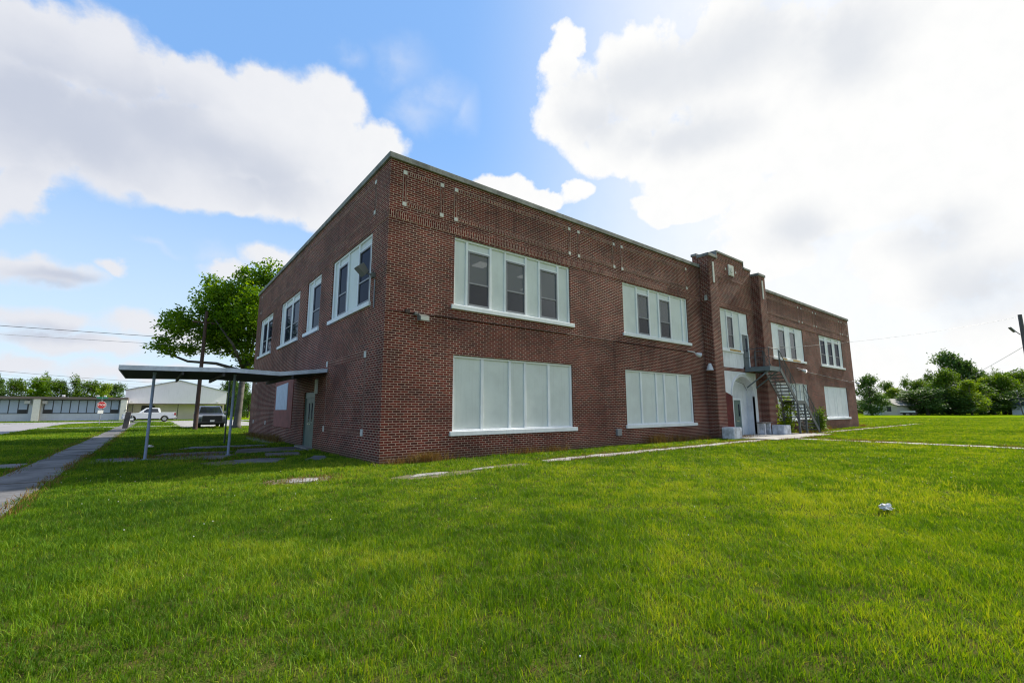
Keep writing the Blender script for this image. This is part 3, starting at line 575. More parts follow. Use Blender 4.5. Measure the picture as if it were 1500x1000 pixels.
MB().box(21.72, 21.88, 0.305, 0.312, 1.1, 1.8).build('pane', DGLASS, dd); MB().box(21.4, 21.75, 0.295, 0.311, 0.82, 0.86).build('handle', CHROME, dd)
MB().tube([(20.9, -0.05, 3.1), (21.9, -0.02, 2.95), (22.5, 0.1, 2.62)], 0.02, 6).build('conduit', SASH, B)
# side entrance, painted panel and board on the left wall
fr = MB().box(0.05, 0.14, 6.72, 6.78, 0.02, 2.2).box(0.05, 0.14, 8.30, 8.36, 0.02, 2.2).box(0.05, 0.14, 6.78, 8.30, 2.0, 2.24).build('door_frame', GDOOR, B)
for (a, b, s) in ((6.78, 7.535, 1), (7.545, 8.30, -1)):
    dd = MB().box(0.08, 0.13, a, b, 0.03, 2.0).build('door', GDOOR, B, bevel=0.004, seg=1)
    c = 7.33 if s > 0 else 7.75
    MB().box(0.072, 0.082, c - .07, c + .07, 1.05, 1.8).build('pane', DGLASS, dd)
    MB().tube([(0.04, 7.54 - s * .07, 0.95), (0.08, 7.54 - s * .07, 0.95)], 0.03).box(0.035, 0.05, 7.54 - s * .2, 7.54 - s * .05, 0.93, 0.97).build('handle', CHROME, dd)
MB().box(-0.25, 0.25, 6.6, 8.45, -0.02, 0.06).build('door_step', CONC, B)
MB().box(-0.03, 0.01, 10.30, 14.1, 0.70, 3.22).build('boarded_opening', BROWN, B, bevel=0.006)
MB().prism([(11.25, 1.53), (13.7, 1.53), (13.75, 2.72), (11.3, 2.82)], -0.05, -0.028, 'x').build('notice_board', BOARD, B)
mb = MB().box(-0.10, 0.0, 6.38, 6.52, 2.15, 2.72).build('wall_light', STONE, B, bevel=0.02)
# wall-mounted fittings
def flood(x, z, tgt='F'):
    f = MB()
    if tgt == 'F':
        f.box(x - .05, x + .05, -0.10, 0.0, z + .06, z + .16); f.box(x + .02, x + .06, -0.22, -0.08, z + .05, z + .1)
        f.prism([(-0.12, z + .10), (-0.34, z + .02), (-0.34, z - .14), (-0.16, z - .10)], x + .0, x + .32, 'x')
        o = f.build('floodlight', LAMPG, B, bevel=0.012); MB().box(x + .03, x + .29, -0.349, -0.338, z - .12, z).build('lamp_lens', LENS, o)
    else:
        f.box(-0.12, 0.0, x - .10, x + .04, z - .16, z); f.prism([(-0.55, z + .12), (-0.36, z + .28), (-0.18, z + .04), (-0.30, z - .12)], x - .02, x + .3, 'y')
        f.tube([(-0.12, x - .05, z - .08), (-0.25, x + .1, z)], 0.03)
        o = f.build('floodlight', LAMPG, B, bevel=0.012); MB().prism([(-0.56, z + .115), (-0.375, z + .275), (-0.365, z + .285), (-0.55, z + .125)], x + .02, x + .26, 'y').build('lamp_lens', LENS, o)
flood(0.95, 4.28); flood(0.95, 5.72, 'L')
mb = MB().tube([(0.10, -0.02, 4.40), (0.95, -0.02, 4.42), (8, -0.02, 4.43), (16.5, -0.02, 4.40)], 0.016, 6); mb.box(0.62, 0.76, -0.06, 0.0, 4.38, 4.5)
mb.build('conduit', mat('stained_conduit', (0.055, 0.035, 0.03), 0.9), B); mb = MB()
mb.tube([(-0.02, 0.85, 5.5), (-0.02, 0.85, 4.6)], 0.02, 6)
mb.tube([(30.2, -0.02, 4.22), (33, -0.02, 4.1), (LF, -0.02, 3.72)], 0.013, 6).build('conduit', SASH, B)
def spot(x, z, lit):
    o = MB().tube([(x - .55, -0.02, z + .16), (x - .2, -0.16, z + .12), (x, -0.2, z)], 0.022, 6).tube([(x - .02, -0.17, z + .03), (x + .14, -0.34, z - .05)], [0.08, 0.13], 12).build('bullet_lamp', WHITEMETAL, B)
    MB().tube([(x + .141, -0.341, z - .0505), (x + .146, -0.346, z - .053)], 0.12, 12).build('lamp_lens', LIT if lit else LENS, o)
spot(16.65, 4.28, False); spot(30.55, 4.17, True); spot(42.3, 3.7, True)
MB().tube([(17.68, -0.3, 3.88), (17.68, -0.3, 3.52)], [0.07, 0.19], 14).build('cone_lamp', WHITEMETAL, B)
MB().box(17.70, 17.75, -0.38, -0.24, 7.28, 7.5).tube([(17.70, -0.31, 7.5), (17.75, -0.31, 7.5)], 0.07, 12).build('wall_vent', STONE, B)
MB().box(10.22, 10.5, -0.10, 0.0, 0.42, 0.70).build('meter_box', SASH, B, bevel=0.01)
# classrooms behind the clear panes
mb = MB().poly([(0.4, 0.2, 7.15), (17.6, 0.2, 7.15), (17.6, 9, 7.15), (0.4, 9, 7.15)]).build('ceiling', CEIL, B)
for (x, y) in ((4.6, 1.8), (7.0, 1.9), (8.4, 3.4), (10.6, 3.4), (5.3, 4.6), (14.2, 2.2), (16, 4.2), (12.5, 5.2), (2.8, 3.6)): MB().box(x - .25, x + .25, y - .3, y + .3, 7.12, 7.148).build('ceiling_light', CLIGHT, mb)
MB().poly([(0.4, 9, 3.9), (17.6, 9, 3.9), (17.6, 9, 7.15), (0.4, 9, 7.15)]).poly([(9.3, 0.2, 3.9), (9.3, 9, 3.9), (9.3, 9, 7.15), (9.3, 0.2, 7.15)]).poly([(17.6, 0.2, 3.9), (17.6, 9, 3.9), (17.6, 9, 7.15), (17.6, 0.2, 7.15)]).build('interior_wall', ROOMW, B)
MB().poly([(0.4, 0.2, 3.9), (32, 0.2, 3.9), (32, 9, 3.9), (0.4, 9, 3.9)]).build('floor', ROOMW, B)
MB().poly([(18.7, 0.5, 7.15), (32, 0.5, 7.15), (32, 9, 7.15), (18.7, 9, 7.15)]).poly([(18.7, 5, 3.9), (32, 5, 3.9), (32, 5, 7.15), (18.7, 5, 7.15)]).build('interior_wall', ROOMW, B)

# ------------------------------------------------------------------ canopy over the side door
T = thing('walkway_canopy', 'flat blue-grey metal canopy on thin posts leading to the green side door', 'canopy', (-3, 7.6, 0))
prof = [(-5.92, 2.84), (-3.0, 2.90), (-1.62, 2.85), (-0.02, 3.05)]; YA, YB = 5.2, 10.0
mb = MB()
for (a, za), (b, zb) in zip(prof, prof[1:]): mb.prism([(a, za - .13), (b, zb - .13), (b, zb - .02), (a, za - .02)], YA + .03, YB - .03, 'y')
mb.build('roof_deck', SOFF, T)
mb = MB()
for (a, za), (b, zb) in zip(prof, prof[1:]):
    for (c, e) in ((YA, YA + .028), (YB - .028, YB)): mb.prism([(a, za - .14), (b, zb - .14), (b, zb), (a, za)], c, e, 'y')
    mb.prism([(a, za - .018), (b, zb - .018), (b, zb - .004), (a, za - .004)], YA + .029, YB - .029, 'y')
mb.box(-5.95, -5.922, YA, YB, 2.70, 2.842)
mb.build('fascia', FASC, T)
mb = MB()
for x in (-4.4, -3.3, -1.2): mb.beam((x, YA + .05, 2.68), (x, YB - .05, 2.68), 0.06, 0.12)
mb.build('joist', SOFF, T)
for (x, y, h) in ((-5.1, 5.97, 2.72), (-2.88, 6.1, 2.76)):
    p = MB().tube([(x, y, 0), (x, y, h)], 0.042, 10).build('post', POSTB, T, smooth=False)
    MB().box(x - .08, x + .08, y - .08, y + .08, 0.0, 0.02).box(x - .05, x + .05, y - .09, y + .09, h - .06, h - .01).build('post_plate', POSTB, p)
tag(MB().tube([(-2.28, 12.7, 0), (-2.28, 12.7, 3.1)], 0.035, 8).box(-2.34, -2.22, 12.64, 12.76, 0, 0.02).box(-2.31, -2.25, 12.61, 12.66, 1.9, 2.2).build('metal_post', mat('dark_green_paint', (0.03, 0.05, 0.045), 0.5)), 'thin dark green metal post standing on the lawn beyond the canopy', 'post')

# ------------------------------------------------------------------ outside stair at the entrance
T = thing('fire_escape_stair', 'grey steel fire escape stair with open treads beside the arched entrance', 'staircase', (24.5, -1.05, 0))
YN, YF = -1.5, -0.66
mb = MB().box(22.0, 23.38, YN, -0.12, 3.86, 3.92).box(22.0, 22.05, YN, -0.12, 3.66, 3.86).box(23.33, 23.38, YN, -0.12, 3.66, 3.86).box(22.05, 23.33, YN, YN + .05, 3.66, 3.86)
mb.build('platform', STEELP, T)
for x in (22.1, 23.28): MB().beam((x, YN + .1, 3.68), (x, -0.12, 2.75), 0.06, 0.06).build('brace', STEELP, T)
LANDX0, LANDX1, ZL = 25.4, 26.55, 2.02
for y in (YN, YF):
    mb = MB(); mb.beam((23.36, y, 3.80), (LANDX0, y, ZL - .08), 0.04, 0.24); mb.beam((LANDX1, y, ZL - .08), (28.55, y, 0.12), 0.04, 0.24); mb.beam((LANDX0, y, ZL - .10), (LANDX1, y, ZL - .10), 0.05, 0.18)
    mb.build('stringer', STEEL, T)
def treads(xa, za, xb, zb, n):
    for q in range(1, n):
        f = q / n; x = xa + (xb - xa) * f; z = za + (zb - za) * f
        MB().box(x - .12, x + .12, YN + .03, YF - .03, z - .03, z).box(x - .12, x - .10, YN + .031, YF - .031, z - .07, z - .03).build('tread', TREADM, T)
treads(23.38, 3.92, LANDX0, ZL, 10); treads(LANDX1, ZL, 28.6, 0.06, 10)
MB().box(LANDX0, LANDX1, YN + .03, YF - .03, ZL - .04, ZL).build('landing', TREADM, T)
for (x, y) in ((LANDX0 + .03, YN), (LANDX1 - .05, YN), (LANDX0 + .03, YF), (LANDX1 - .05, YF)): MB().box(x - .05, x + .05, y - .05, y + .05, 0.02, ZL - .19).box(x - .1, x + .1, y - .1, y + .1, 0.0, 0.02).build('post', STEEL, T)
MB().beam((LANDX0, YN, 1.02), (LANDX1, YN, 1.02), 0.05, 0.05).beam((LANDX0, YF, 1.02), (LANDX1, YF, 1.02), 0.05, 0.05).beam((LANDX0 + .03, YN, 1.02), (LANDX0 + .03, YF, 1.02), 0.05, 0.05).build('cross_brace', STEEL, T)
def rail(pts, hh=1.05, balu=0.0):
    mb = MB(); top = [Vector(p) + Vector((0, 0, hh)) for p in pts]; mid = [Vector(p) + Vector((0, 0, hh * .52)) for p in pts]
    for a, b in zip(top, top[1:]): mb.tube([a, b], 0.021, 6)
    for a, b in zip(mid, mid[1:]): mb.tube([a, b], 0.013, 6)
    for i, p in enumerate(pts): mb.tube([Vector(p) - Vector((0, 0, .1)), top[i]], 0.021, 6)
    for a, b in zip(pts, pts[1:]):
        a, b = Vector(a), Vector(b); n = max(1, int((b - a).length / 0.85))
        for q in range(1, n): c = a.lerp(b, q / n); mb.tube([c, c + Vector((0, 0, hh))], 0.017, 6)
        if balu:
            n = int((b - a).length / balu)
            for q in range(1, n): c = a.lerp(b, q / n); mb.tube([c + Vector((0, 0, .08)), c + Vector((0, 0, hh))], 0.006, 4)
    return mb.build('handrail', STEEL, T)
rail([(22.05, -0.14, 3.92), (22.05, -0.75, 3.92), (22.05, YN + .02, 3.92), (23.36, YN + .02, 3.92)])
rail([(23.36, -0.14, 3.92), (23.36, YF + .04, 3.92)])
rail([(23.42, YN, 3.92), (LANDX0, YN, ZL + .04), (LANDX1, YN, ZL + .04), (28.6, YN, 0.14)], 0.98, 0.16)
rail([(23.42, YF, 3.92), (LANDX0, YF, ZL + .04), (LANDX1, YF, ZL + .04), (28.6, YF, 0.14)], 0.98, 0.16)
def cblock(x0, x1, y0, label):
    mb = MB().box(x0, x1, y0, -0.59, 0.0, 0.60).build('concrete_block', CBLOCK, bevel=0.06, seg=3)
    return tag(mb, label, 'concrete block')
cblock(17.86, 18.74, -1.22, 'whitewashed concrete block left of the arched entrance')
mb = MB().box(23.78, 24.72, -1.28, -0.59, 0.0, 0.58).build('concrete_block', CBLOCK, bevel=0.06, seg=3); tag(mb, 'whitewashed concrete block under the fire escape landing', 'concrete block')
T = thing('bench', 'small weathered bench with a plank top in front of the arch', 'bench', (23.1, -0.45, 0.06))
MB().box(22.55, 24.0, -0.62, -0.25, 0.70, 0.76).build('seat', WOOD, T, bevel=0.008)
for x in (22.95, 23.65): MB().box(x - .07, x + .07, -0.58, -0.29, 0.06, 0.70).build('leg', CBLOCK, T)
# ------------------------------------------------------------------ houses and halls across the street
YB_ = 85.0
T = thing('low_classroom_building', 'long low pale building with a row of blue blinds across the street', 'building', (-30, YB_, 0))
mb = MB().box(-70, -8.3, YB_, YB_ + 14, 0, 3.28); mb.build('wall', PALEW, T)
MB().box(-70.5, -8.1, YB_ - 1.3, YB_ + 14.5, 3.281, 3.62).build('roof', TRIM, T)
for x in (-8.95, -18.75, -30.0): MB().box(x, x + 0.75, YB_ - 1.2, YB_ - .001, 0, 3.28).build('buttress', mat('bright_stucco', (0.78, 0.76, 0.68), 0.85, var=0.1) if x == -8.95 else bpy.data.materials['bright_stucco'], T)
for (a, b, n) in ((-17.7, -9.2, 9), (-29.0, -19.4, 10), (-40.5, -31, 10)):
    f = MB().box(a - .08, b + .08, YB_ - .06, YB_ + .02, 1.12, 3.2).build('window', mat('dark_window_frame', (0.05, 0.055, 0.07), 0.5) if a == -17.7 else bpy.data.materials['dark_window_frame'], T)
    w = (b - a) / n
    for q in range(n):
        end = q in (0, n - 1)
        MB().box(a + q * w + .06, a + (q + 1) * w - .06, YB_ - .09, YB_ - .061, 1.72 if end else 1.22, 3.1).build('blind', BLIND, f)
        if end: MB().box(a + q * w + .06, a + (q + 1) * w - .06, YB_ - .085, YB_ - .062, 1.2, 1.66).build('louvre', DARK, f)
for x in (-19.75, -17.95): MB().box(x, x + .6, YB_ - .6, YB_ - .001, 2.55, 3.05).build('air_conditioner', WHITEMETAL, T, bevel=0.03)
for x in (-16.2, -12.2, -11.3, -26): MB().box(x, x + .35, YB_ + 2, YB_ + 2.4, 3.621, 4.0).build('roof_vent', WHITEMETAL, T, bevel=0.05)
T = thing('gable_hall', 'white gabled metal hall with a recessed cream porch across the street', 'building', (-1.5, 88, 0))
mb = MB().prism([(-8.6, 2.72), (5.7, 2.72), (5.7, 4.9), (-1.5, 6.7), (-8.6, 4.9)], 86.5, 104, 'y'); mb.build('wall', METALW, T)
mb = MB().prism([(-8.8, 4.87), (-1.5, 6.71), (5.9, 4.87), (5.9, 4.98), (-1.5, 6.84), (-8.8, 4.98)], 86.3, 104.2, 'y'); mb.build('roof', mat('pale_metal_roof', (0.34, 0.38, 0.44), 0.5), T)
MB().box(-8.6, 5.7, 86.48, 86.499, 2.6, 2.74).build('eave_trim', TRIM, T)
MB().box(-8.6, 5.7, 88.6, 103.9, 0, 2.719).build('porch_wall', CREAM, T)
for (a, b) in ((-6.4, -4.6), (1.5, 2.7), (4.4, 5.4)): MB().box(a, b, 88.5, 88.599, 0.05, 2.4).build('doorway', DARK, T)
for x in (-8.2, -7.5, -1.4, 5.5): MB().box(x - .05, x + .05, 86.6, 86.7, 0, 2.6).build('porch_post', DARK, T)
for x in (-7.9, 4.2): MB().box(x, x + .3, 86.3, 86.479, 2.9, 3.1).build('wall_light', WHITEMETAL, T)

def pickup(name, label, paint, loc, rz):
    """front towards local -x; 5.8 m long"""
    T = thing(name, label, 'pickup truck', loc, rz, local=True); L = 5.8; x0 = -2.9
    def arch(cx, r=0.47, n=9): return [(cx + r * math.cos(math.pi * (1 - q / n)), 0.40 + r * math.sin(math.pi * (1 - q / n))) for q in range(n + 1)]
    low = [(x0 + .05, 0.42)] + arch(x0 + 1.0) + [(x0 + 1.5, 0.36), (x0 + 4.0, 0.36)] + arch(x0 + 4.55) + [(x0 + 5.6, 0.45), (x0 + 5.76, 0.55), (x0 + 5.8, 1.22), (x0 + 5.74, 1.28), (x0 + 4.06, 1.28), (x0 + 4.0, 1.24), (x0 + 1.75, 1.22), (x0 + 1.6, 1.2), (x0 + .5, 1.13), (x0 + .12, 1.05), (x0, 0.95)]
    mb = MB().prism(low, -0.98, 0.98, 'y')
    cab = [(1.62, 1.20), (2.38, 1.86), (2.6, 1.90), (3.75, 1.90), (3.95, 1.84), (4.08, 1.24)]
    i = len(mb.v)
    for yy, sg in ((-1, 1), (1, 1)):
        for (cx, cz) in cab: mb.v.append((x0 + cx, yy * (0.96 if cz < 1.5 else 0.76), cz))
    n = len(cab); k = 0
    mb.f += [[i + q for q in range(n)][::-1], [i + n + q for q in range(n)]] + [[i + q, i + (q + 1) % n, i + n + (q + 1) % n, i + n + q] for q in range(n)]; mb.m += [0] * (n + 2)
    body = mb.build('body', paint, T, bevel=0.035, seg=2)
    def lerp_y(cz): return 0.96 - 0.20 * (cz - 1.2) / 0.7 + 0.012
    for s in (-1, 1):
        for quad in ([(2.02, 1.28), (2.52, 1.76), (2.98, 1.79), (2.98, 1.28)], [(3.04, 1.28), (3.04, 1.79), (3.7, 1.78), (3.86, 1.28)]):
            MB().poly([(x0 + a, s * lerp_y(c), c) for a, c in quad] + []).poly([(x0 + a, s * (lerp_y(c) - .03), c) for a, c in quad]).build('side_window', CARGL, body)
        MB().box(x0 + 2.0, x0 + 2.2, s * 1.02, s * 1.2, 1.22, 1.42).build('mirror', paint if paint is CARW else CHROME, T, bevel=0.03)
        hl = MB().box(x0 + 0.005, x0 + .28, s * .70, s * .985, 0.86, 1.06).build('headlight', HEADL, T, bevel=0.02)
        MB().box(x0 + 5.60, x0 + 5.815, s * .80, s * .995, 0.88, 1.2).build('tail_light', REDL, T, bevel=0.015)
        for zz in (0.72, 1.02): MB().box(x0 + 2.9, x0 + 3.05, s * .981, s * 1.0, zz + .05, zz + .09) if False else None
        MB().box(x0 + 2.75, x0 + 2.93, s * .975, s * 1.0, 1.0, 1.03).build('door_handle', CHROME, T)
        MB().box(x0 + 1.55, x0 + 3.95, s * .96, s * .995, 0.36, 0.44).build('sill_step', GRILL, T)
        for cx in (1.0, 4.55):
            w = MB().tube([(x0 + cx, s * .72, .40), (x0 + cx, s * .74, .40), (x0 + cx, s * .95, .40), (x0 + cx, s * .97, .40)], [0.36, 0.40, 0.40, 0.36], 22)
            wh = w.build('wheel', TYRE, T)
            r = MB().tube([(x0 + cx, s * .93, .40), (x0 + cx, s * .978, .40)], 0.245, 18)
            for q in range(6):
                a = q * math.pi / 3; r.beam((x0 + cx, s * .982, .40), (x0 + cx + .23 * math.cos(a), s * .982, .40 + .23 * math.sin(a)), .05, .02)
            r.build('rim', CHROME, wh)
    MB().poly([(x0 + 1.70, -.86, 1.27), (x0 + 1.70, .86, 1.27), (x0 + 2.33, .70, 1.82), (x0 + 2.33, -.70, 1.82)]).poly([(x0 + 1.74, -.86, 1.24), (x0 + 1.74, .86, 1.24), (x0 + 2.37, .70, 1.79), (x0 + 2.37, -.70, 1.79)]).build('windscreen', CARGL, body)
    MB().box(x0 - .06, x0 + .1, -.72, .72, 0.50, 1.05).build('grille', GRILL, T, bevel=0.02)
    g = MB()
    for zz in (1.055,): g.box(x0 - .03, x0 + .06, -.7, .7, zz, zz + .035)
    for s in (-1, 1): g.beam((x0 - .02, s * .68, 1.05), (x0 - .02, s * .78, 0.62), .06, .03)
    g.build('grille_surround', CHROME, T)
    MB().box(x0 - .10, x0 + .25, -.97, .97, 0.38, 0.56).build('bumper', GRILL if paint is CARG else CHROME, T, bevel=0.05)
    MB().box(x0 + 5.65, x0 + 5.95, -.93, .93, 0.48, 0.64).build('bumper', CHROME, T, bevel=0.03)
    MB().box(x0 - .11, x0 - .098, -.16, .16, 0.55, 0.70).build('licence_plate', WHT, T)
    MB().box(x0 + .1, x0 + 5.6, -.7, .7, 0.30, 0.5).build('chassis', DARK, T)
    return T
p = at(232, 67); pickup('pickup_truck', 'white crew-cab pickup truck parked side-on along the street', CARW, (p.x, 69.6, 0.006), 0)
p = at(320, 39.5); pickup('pickup_truck', 'dark grey pickup truck with big black grille facing the lawn on the driveway', CARG, (p.x + .1, p.y + 3.0, 0.012), R(90))

# ------------------------------------------------------------------ signs, posts, poles and wires
def text_mesh(name, body, size, m, loc, rot, parent):
    cu = bpy.data.curves.new(name, 'FONT'); cu.body = body; cu.size = size; cu.align_x = 'CENTER'; cu.align_y = 'CENTER'; cu.extrude = 0.004; cu.offset = size * 0.012
    o = bpy.data.objects.new(name, cu); COL.objects.link(o); bpy.context.view_layer.update()
    me = bpy.data.meshes.new_from_object(o.evaluated_get(bpy.context.evaluated_depsgraph_get())); bpy.data.objects.remove(o)
    me.materials.clear(); me.materials.append(m); q = bpy.data.objects.new(name, me); COL.objects.link(q); q.location = loc; q.rotation_euler = rot; q.parent = parent; return q
p = at(161, 52)
T = thing('stop_sign', 'red octagonal stop sign under a green street name plate at the corner', 'stop sign', p, R(12), local=True)
MB().tube([(0, 0, 0), (0, 0, 3.05)], 0.035, 8).build('pole', SASH, T)
oc = lambda r: [(r * math.cos(R(22.5 + 45 * q)), 2.15 + r * math.sin(R(22.5 + 45 * q))) for q in range(8)]
pl = MB().prism(oc(0.43), -0.055, -0.04, 'y').build('sign_plate', WHT, T)
MB().prism(oc(0.395), -0.060, -0.0552, 'y').build('red_face', REDS, pl)
text_mesh('lettering', 'STOP', 0.295, WHT, (0, -0.066, 2.15), (R(90), 0, 0), pl)
MB().box(-0.48, 0.48, -0.02, 0.02, 2.86, 3.06).build('street_name_plate', GREENS, T)
MB().box(-0.02, 0.02, -0.40, 0.40, 2.64, 2.83).build('street_name_plate', GREENS, T)
MB().box(-0.26, 0.22, -0.055, -0.04, 1.22, 1.58).build('small_sign_plate', WHT, T)
p = at(199, 39)
T = thing('old_gate_post', 'dark leaning post stump with an iron bracket beside the footpath end', 'post', p)
MB().prism([(p.x - .20, p.y - .16), (p.x + .16, p.y - .16), (p.x + .18, p.y + .16), (p.x - .2, p.y + .16)], 0, 1.42, 'z', taper=[(p.x - .08, p.y - .14), (p.x + .30, p.y - .14), (p.x + .30, p.y + .14), (p.x - .08, p.y + .14)]).build('stump', POLEG, T, bevel=0.03)
MB().tube([(p.x - .22, p.y, 1.5), (p.x + .02, p.y, 1.62), (p.x + .1, p.y, 1.35)], 0.035, 6).tube([(p.x + .04, p.y, 1.4), (p.x - .02, p.y, 2.45)], 0.02, 6).build('iron_bracket', DARK, T)
MB().tube([(p.x + .26, p.y - .16, 0.9), (p.x + .36, p.y - .2, 1.0), (p.x + .36, p.y - .2, 1.15)], 0.06, 8).build('valve', SASH, T)
p = at(203, 50)
tag(MB().tube([(p.x, p.y, 0), (p.x + .05, p.y, .55)], 0.07, 8).tube([(p.x - .2, p.y, .52), (p.x + .3, p.y, .6)], 0.06, 8).build('standpipe', WHT), 'white standpipe with a cross arm behind the dark post', 'pipe')
def utility_pole(name, label, base, h, r, m, lean=(0, 0)):
    T = thing(name, label, 'utility pole', base)
    MB().tube([(base[0], base[1], -.1), (base[0] + lean[0], base[1] + lean[1], h)], [r, r * .7], 12).build('shaft', m, T)
    return T
p = at(298.5, 37); PL = p
T = utility_pole('utility_pole', 'brown wooden utility pole standing in front of the dark pickup', p, 9.6, 0.16, POLE)
MB().box(p.x - .9, p.x + .9, p.y - .06, p.y + .06, 8.6, 8.72).build('crossarm', POLE, T)
p = at(1500.5, 35); PR = p
T = utility_pole('utility_pole', 'weathered grey utility pole with a lamp arm at the far right edge', p, 8.75, 0.17, POLEG, (0, 0))
f = MB().tube([p + Vector((0, 0, 7.15)), p + Vector((-.07, .16, 7.2)), p + Vector((-.13, .32, 7.42)), p + Vector((-.18, .46, 7.48))], 0.03, 6).build('lamp_arm', DARK, T)
q = p + Vector((-.22, .56, 7.62)); MB().beam(q + Vector((.10, -.16, -.2)), q + Vector((-.08, .08, .18)), .22, .10).build('street_lamp_head', LAMPG, f, bevel=0.02)
p = at(1481, 108)
T = utility_pole('utility_pole', 'thin distant grey pole with a small white lamp before the trees', p, 5.6, 0.11, POLEG, (-.1, .45))
MB().box(p.x - .4, p.x + .2, p.y + .3, p.y + .55, 5.45, 5.65).build('lamp_head', WHITEMETAL, T)
def wire(a, b, sag, r=0.016, label='', m=WIREM):
    a, b = Vector(a), Vector(b); pts = []
    for q in range(25):
        f = q / 24; c = a.lerp(b, f); c.z -= sag * 4 * f * (1 - f); pts.append(c)
    tag(MB().tube(pts, r, 5, cap=False).build('overhead_wire', m), label, 'overhead wire', 'overhead wires')
wire((-62, PL.y, 8.2), (PL.x, PL.y, 7.25), 0.5, 0.018, 'uppermost overhead wire running left from the brown pole')
wire((-62, PL.y + .3, 7.6), (PL.x, PL.y + .1, 6.7), 0.5, 0.012, 'thin overhead wire just under the uppermost one left of the brown pole', SWIRE)
A, Bp = at(-150, 62), at(420, 135)
wire((A.x, A.y, 8.3), (Bp.x, Bp.y, 8.3), 0.9, 0.028, 'dark overhead wire crossing the white gable of the hall')
wire((A.x, A.y, 7.7), (Bp.x, Bp.y, 7.9), 0.9, 0.02, 'pale middle overhead wire above the low building', SWIRE)
wire((A.x, A.y, 7.2), (Bp.x, Bp.y, 7.5), 1.0, 0.028, 'lowest dark overhead wire above the low building roof')
wire((PR.x, PR.y, 8.6), (24.66, -0.58, 5.2), 0.3, 0.008, 'pale service wire from the right pole to the brick entrance pier', SWIRE)
Q = at(1325, 122); wire((PR.x, PR.y, 6.3), (Q.x, Q.y, 4.0), 0.8, 0.014, 'pale wire sagging from the right pole towards the distant trees', SWIRE)

# ------------------------------------------------------------------ far houses on the right
def gable_house(name, label, c, w, d, h, rh, rz, wm, rm):
    T = thing(name, label, 'house', c, rz, local=True)
    MB().prism([(-w / 2, 0), (w / 2, 0), (w / 2, h), (0, h + rh), (-w / 2, h)], -d / 2, d / 2, 'y').build('wall', wm, T)
    r = MB()
    for s in (-1, 1): r.prism([(0, h + rh + .02), (s * (w / 2 + .5), h - .18), (s * (w / 2 + .5), h - .04), (0, h + rh + .18)], -d / 2 - .5, d / 2 + .5, 'y')
    r.build('roof', rm, T)
    for x in (-w * .27, w * .27): MB().box(x - .5, x + .5, -d / 2 - .03, -d / 2 + .01, 0.9, 2.1).build('window', DARK, T)
    MB().box(-.45, .45, -d / 2 - .03, -d / 2 + .01, 0, 2.05).build('door', WHITE, T)
    return T
p = at(1290, 118); gable_house('distant_house', 'small cream house with a pale grey roof beside the dark tree', (p.x, p.y, 0), 8, 7, 2.4, 1.5, R(-110), CREAM, ROOFG)
p = at(1503, 112)
T = thing('distant_shed', 'dark blue shed with a white lower wall at the right edge', 'shed', p)
MB().box(p.x - 4, p.x + 4, p.y - 4, p.y + 4, 2.2, 4.0).build('upper_wall', NAVY, T); MB().box(p.x - 4, p.x + 4, p.y - 4, p.y + 4, 0, 2.199).build('lower_wall', PALEW, T)
MB().box(p.x - 4.3, p.x + 4.3, p.y - 4.3, p.y + 4.3, 4.001, 4.2).build('roof', TRIM, T); MB().box(p.x - 4.03, p.x - 3.99, p.y + .2, p.y + 1.4, 0.8, 1.7).build('window', DARK, T)
p = at(1317, 110)
T = thing('utility_trailer', 'low white and dark trailer parked beside the distant cream house', 'trailer', p)
MB().box(p.x - 1.2, p.x + 1.2, p.y - 1.5, p.y + 1.3, .45, .75).build('bed', DARK, T); MB().box(p.x - 1.24, p.x - 1.2, p.y - 1.5, p.y + 1.3, .7, 1.05).build('side_board', WHITEMETAL, T)
for s in (-1, 1): MB().tube([(p.x - 1.1, p.y + s * .6, .3), (p.x - .9, p.y + s * .6, .3)], .3, 12).build('wheel', TYRE, T)

# ------------------------------------------------------------------ trees
def leaves(centers, radii, nper, leaf, up=0.35, seed=0):
    """leaf faces in clumps; returns vertices, faces and a shade per vertex"""
    g = np.random.default_rng(seed); n = len(centers) * nper
    c = np.repeat(centers, nper, 0); r = np.repeat(radii, nper)[:, None]
    p = c + g.normal(size=(n, 3)) * r * np.array([1, 1, 0.75])
    nrm = g.normal(size=(n, 3)); nrm /= np.linalg.norm(nrm, axis=1)[:, None]; nrm[:, 2] = np.abs(nrm[:, 2]) + up; nrm /= np.linalg.norm(nrm, axis=1)[:, None]
    a = np.cross(nrm, g.normal(size=(n, 3))); a /= np.linalg.norm(a, axis=1)[:, None] + 1e-9; b = np.cross(nrm, a)
    s = (leaf * g.uniform(0.6, 1.3, n))[:, None]
    V = np.stack([p - a * s * .5, p + b * s * .34, p + a * s * .55, p - b * s * .34], 1).reshape(-1, 3)
    F = np.arange(4 * n).reshape(n, 4)
    sh = np.clip(np.repeat(g.uniform(0.15, 0.85, len(centers)), nper) + g.normal(size=n) * .16, 0, 1)
    return V, F, np.repeat(sh, 4)
def clumps(lobes, per, seed, shell=0.62):
    g = np.random.default_rng(seed); C = []; 
    for (x, y, z, rx, ry, rz) in lobes:
        k = max(3, int(per * (rx * ry * rz) ** 0.62)); d = g.normal(size=(k, 3)); d /= np.linalg.norm(d, axis=1)[:, None]
        rad = shell + (1.06 - shell) * g.random(k) ** 0.7; rad[g.random(k) < .22] *= 0.6
        C.append(np.array([x, y, z]) + d * rad[:, None] * np.array([rx, ry, rz]))
    return np.concatenate(C)
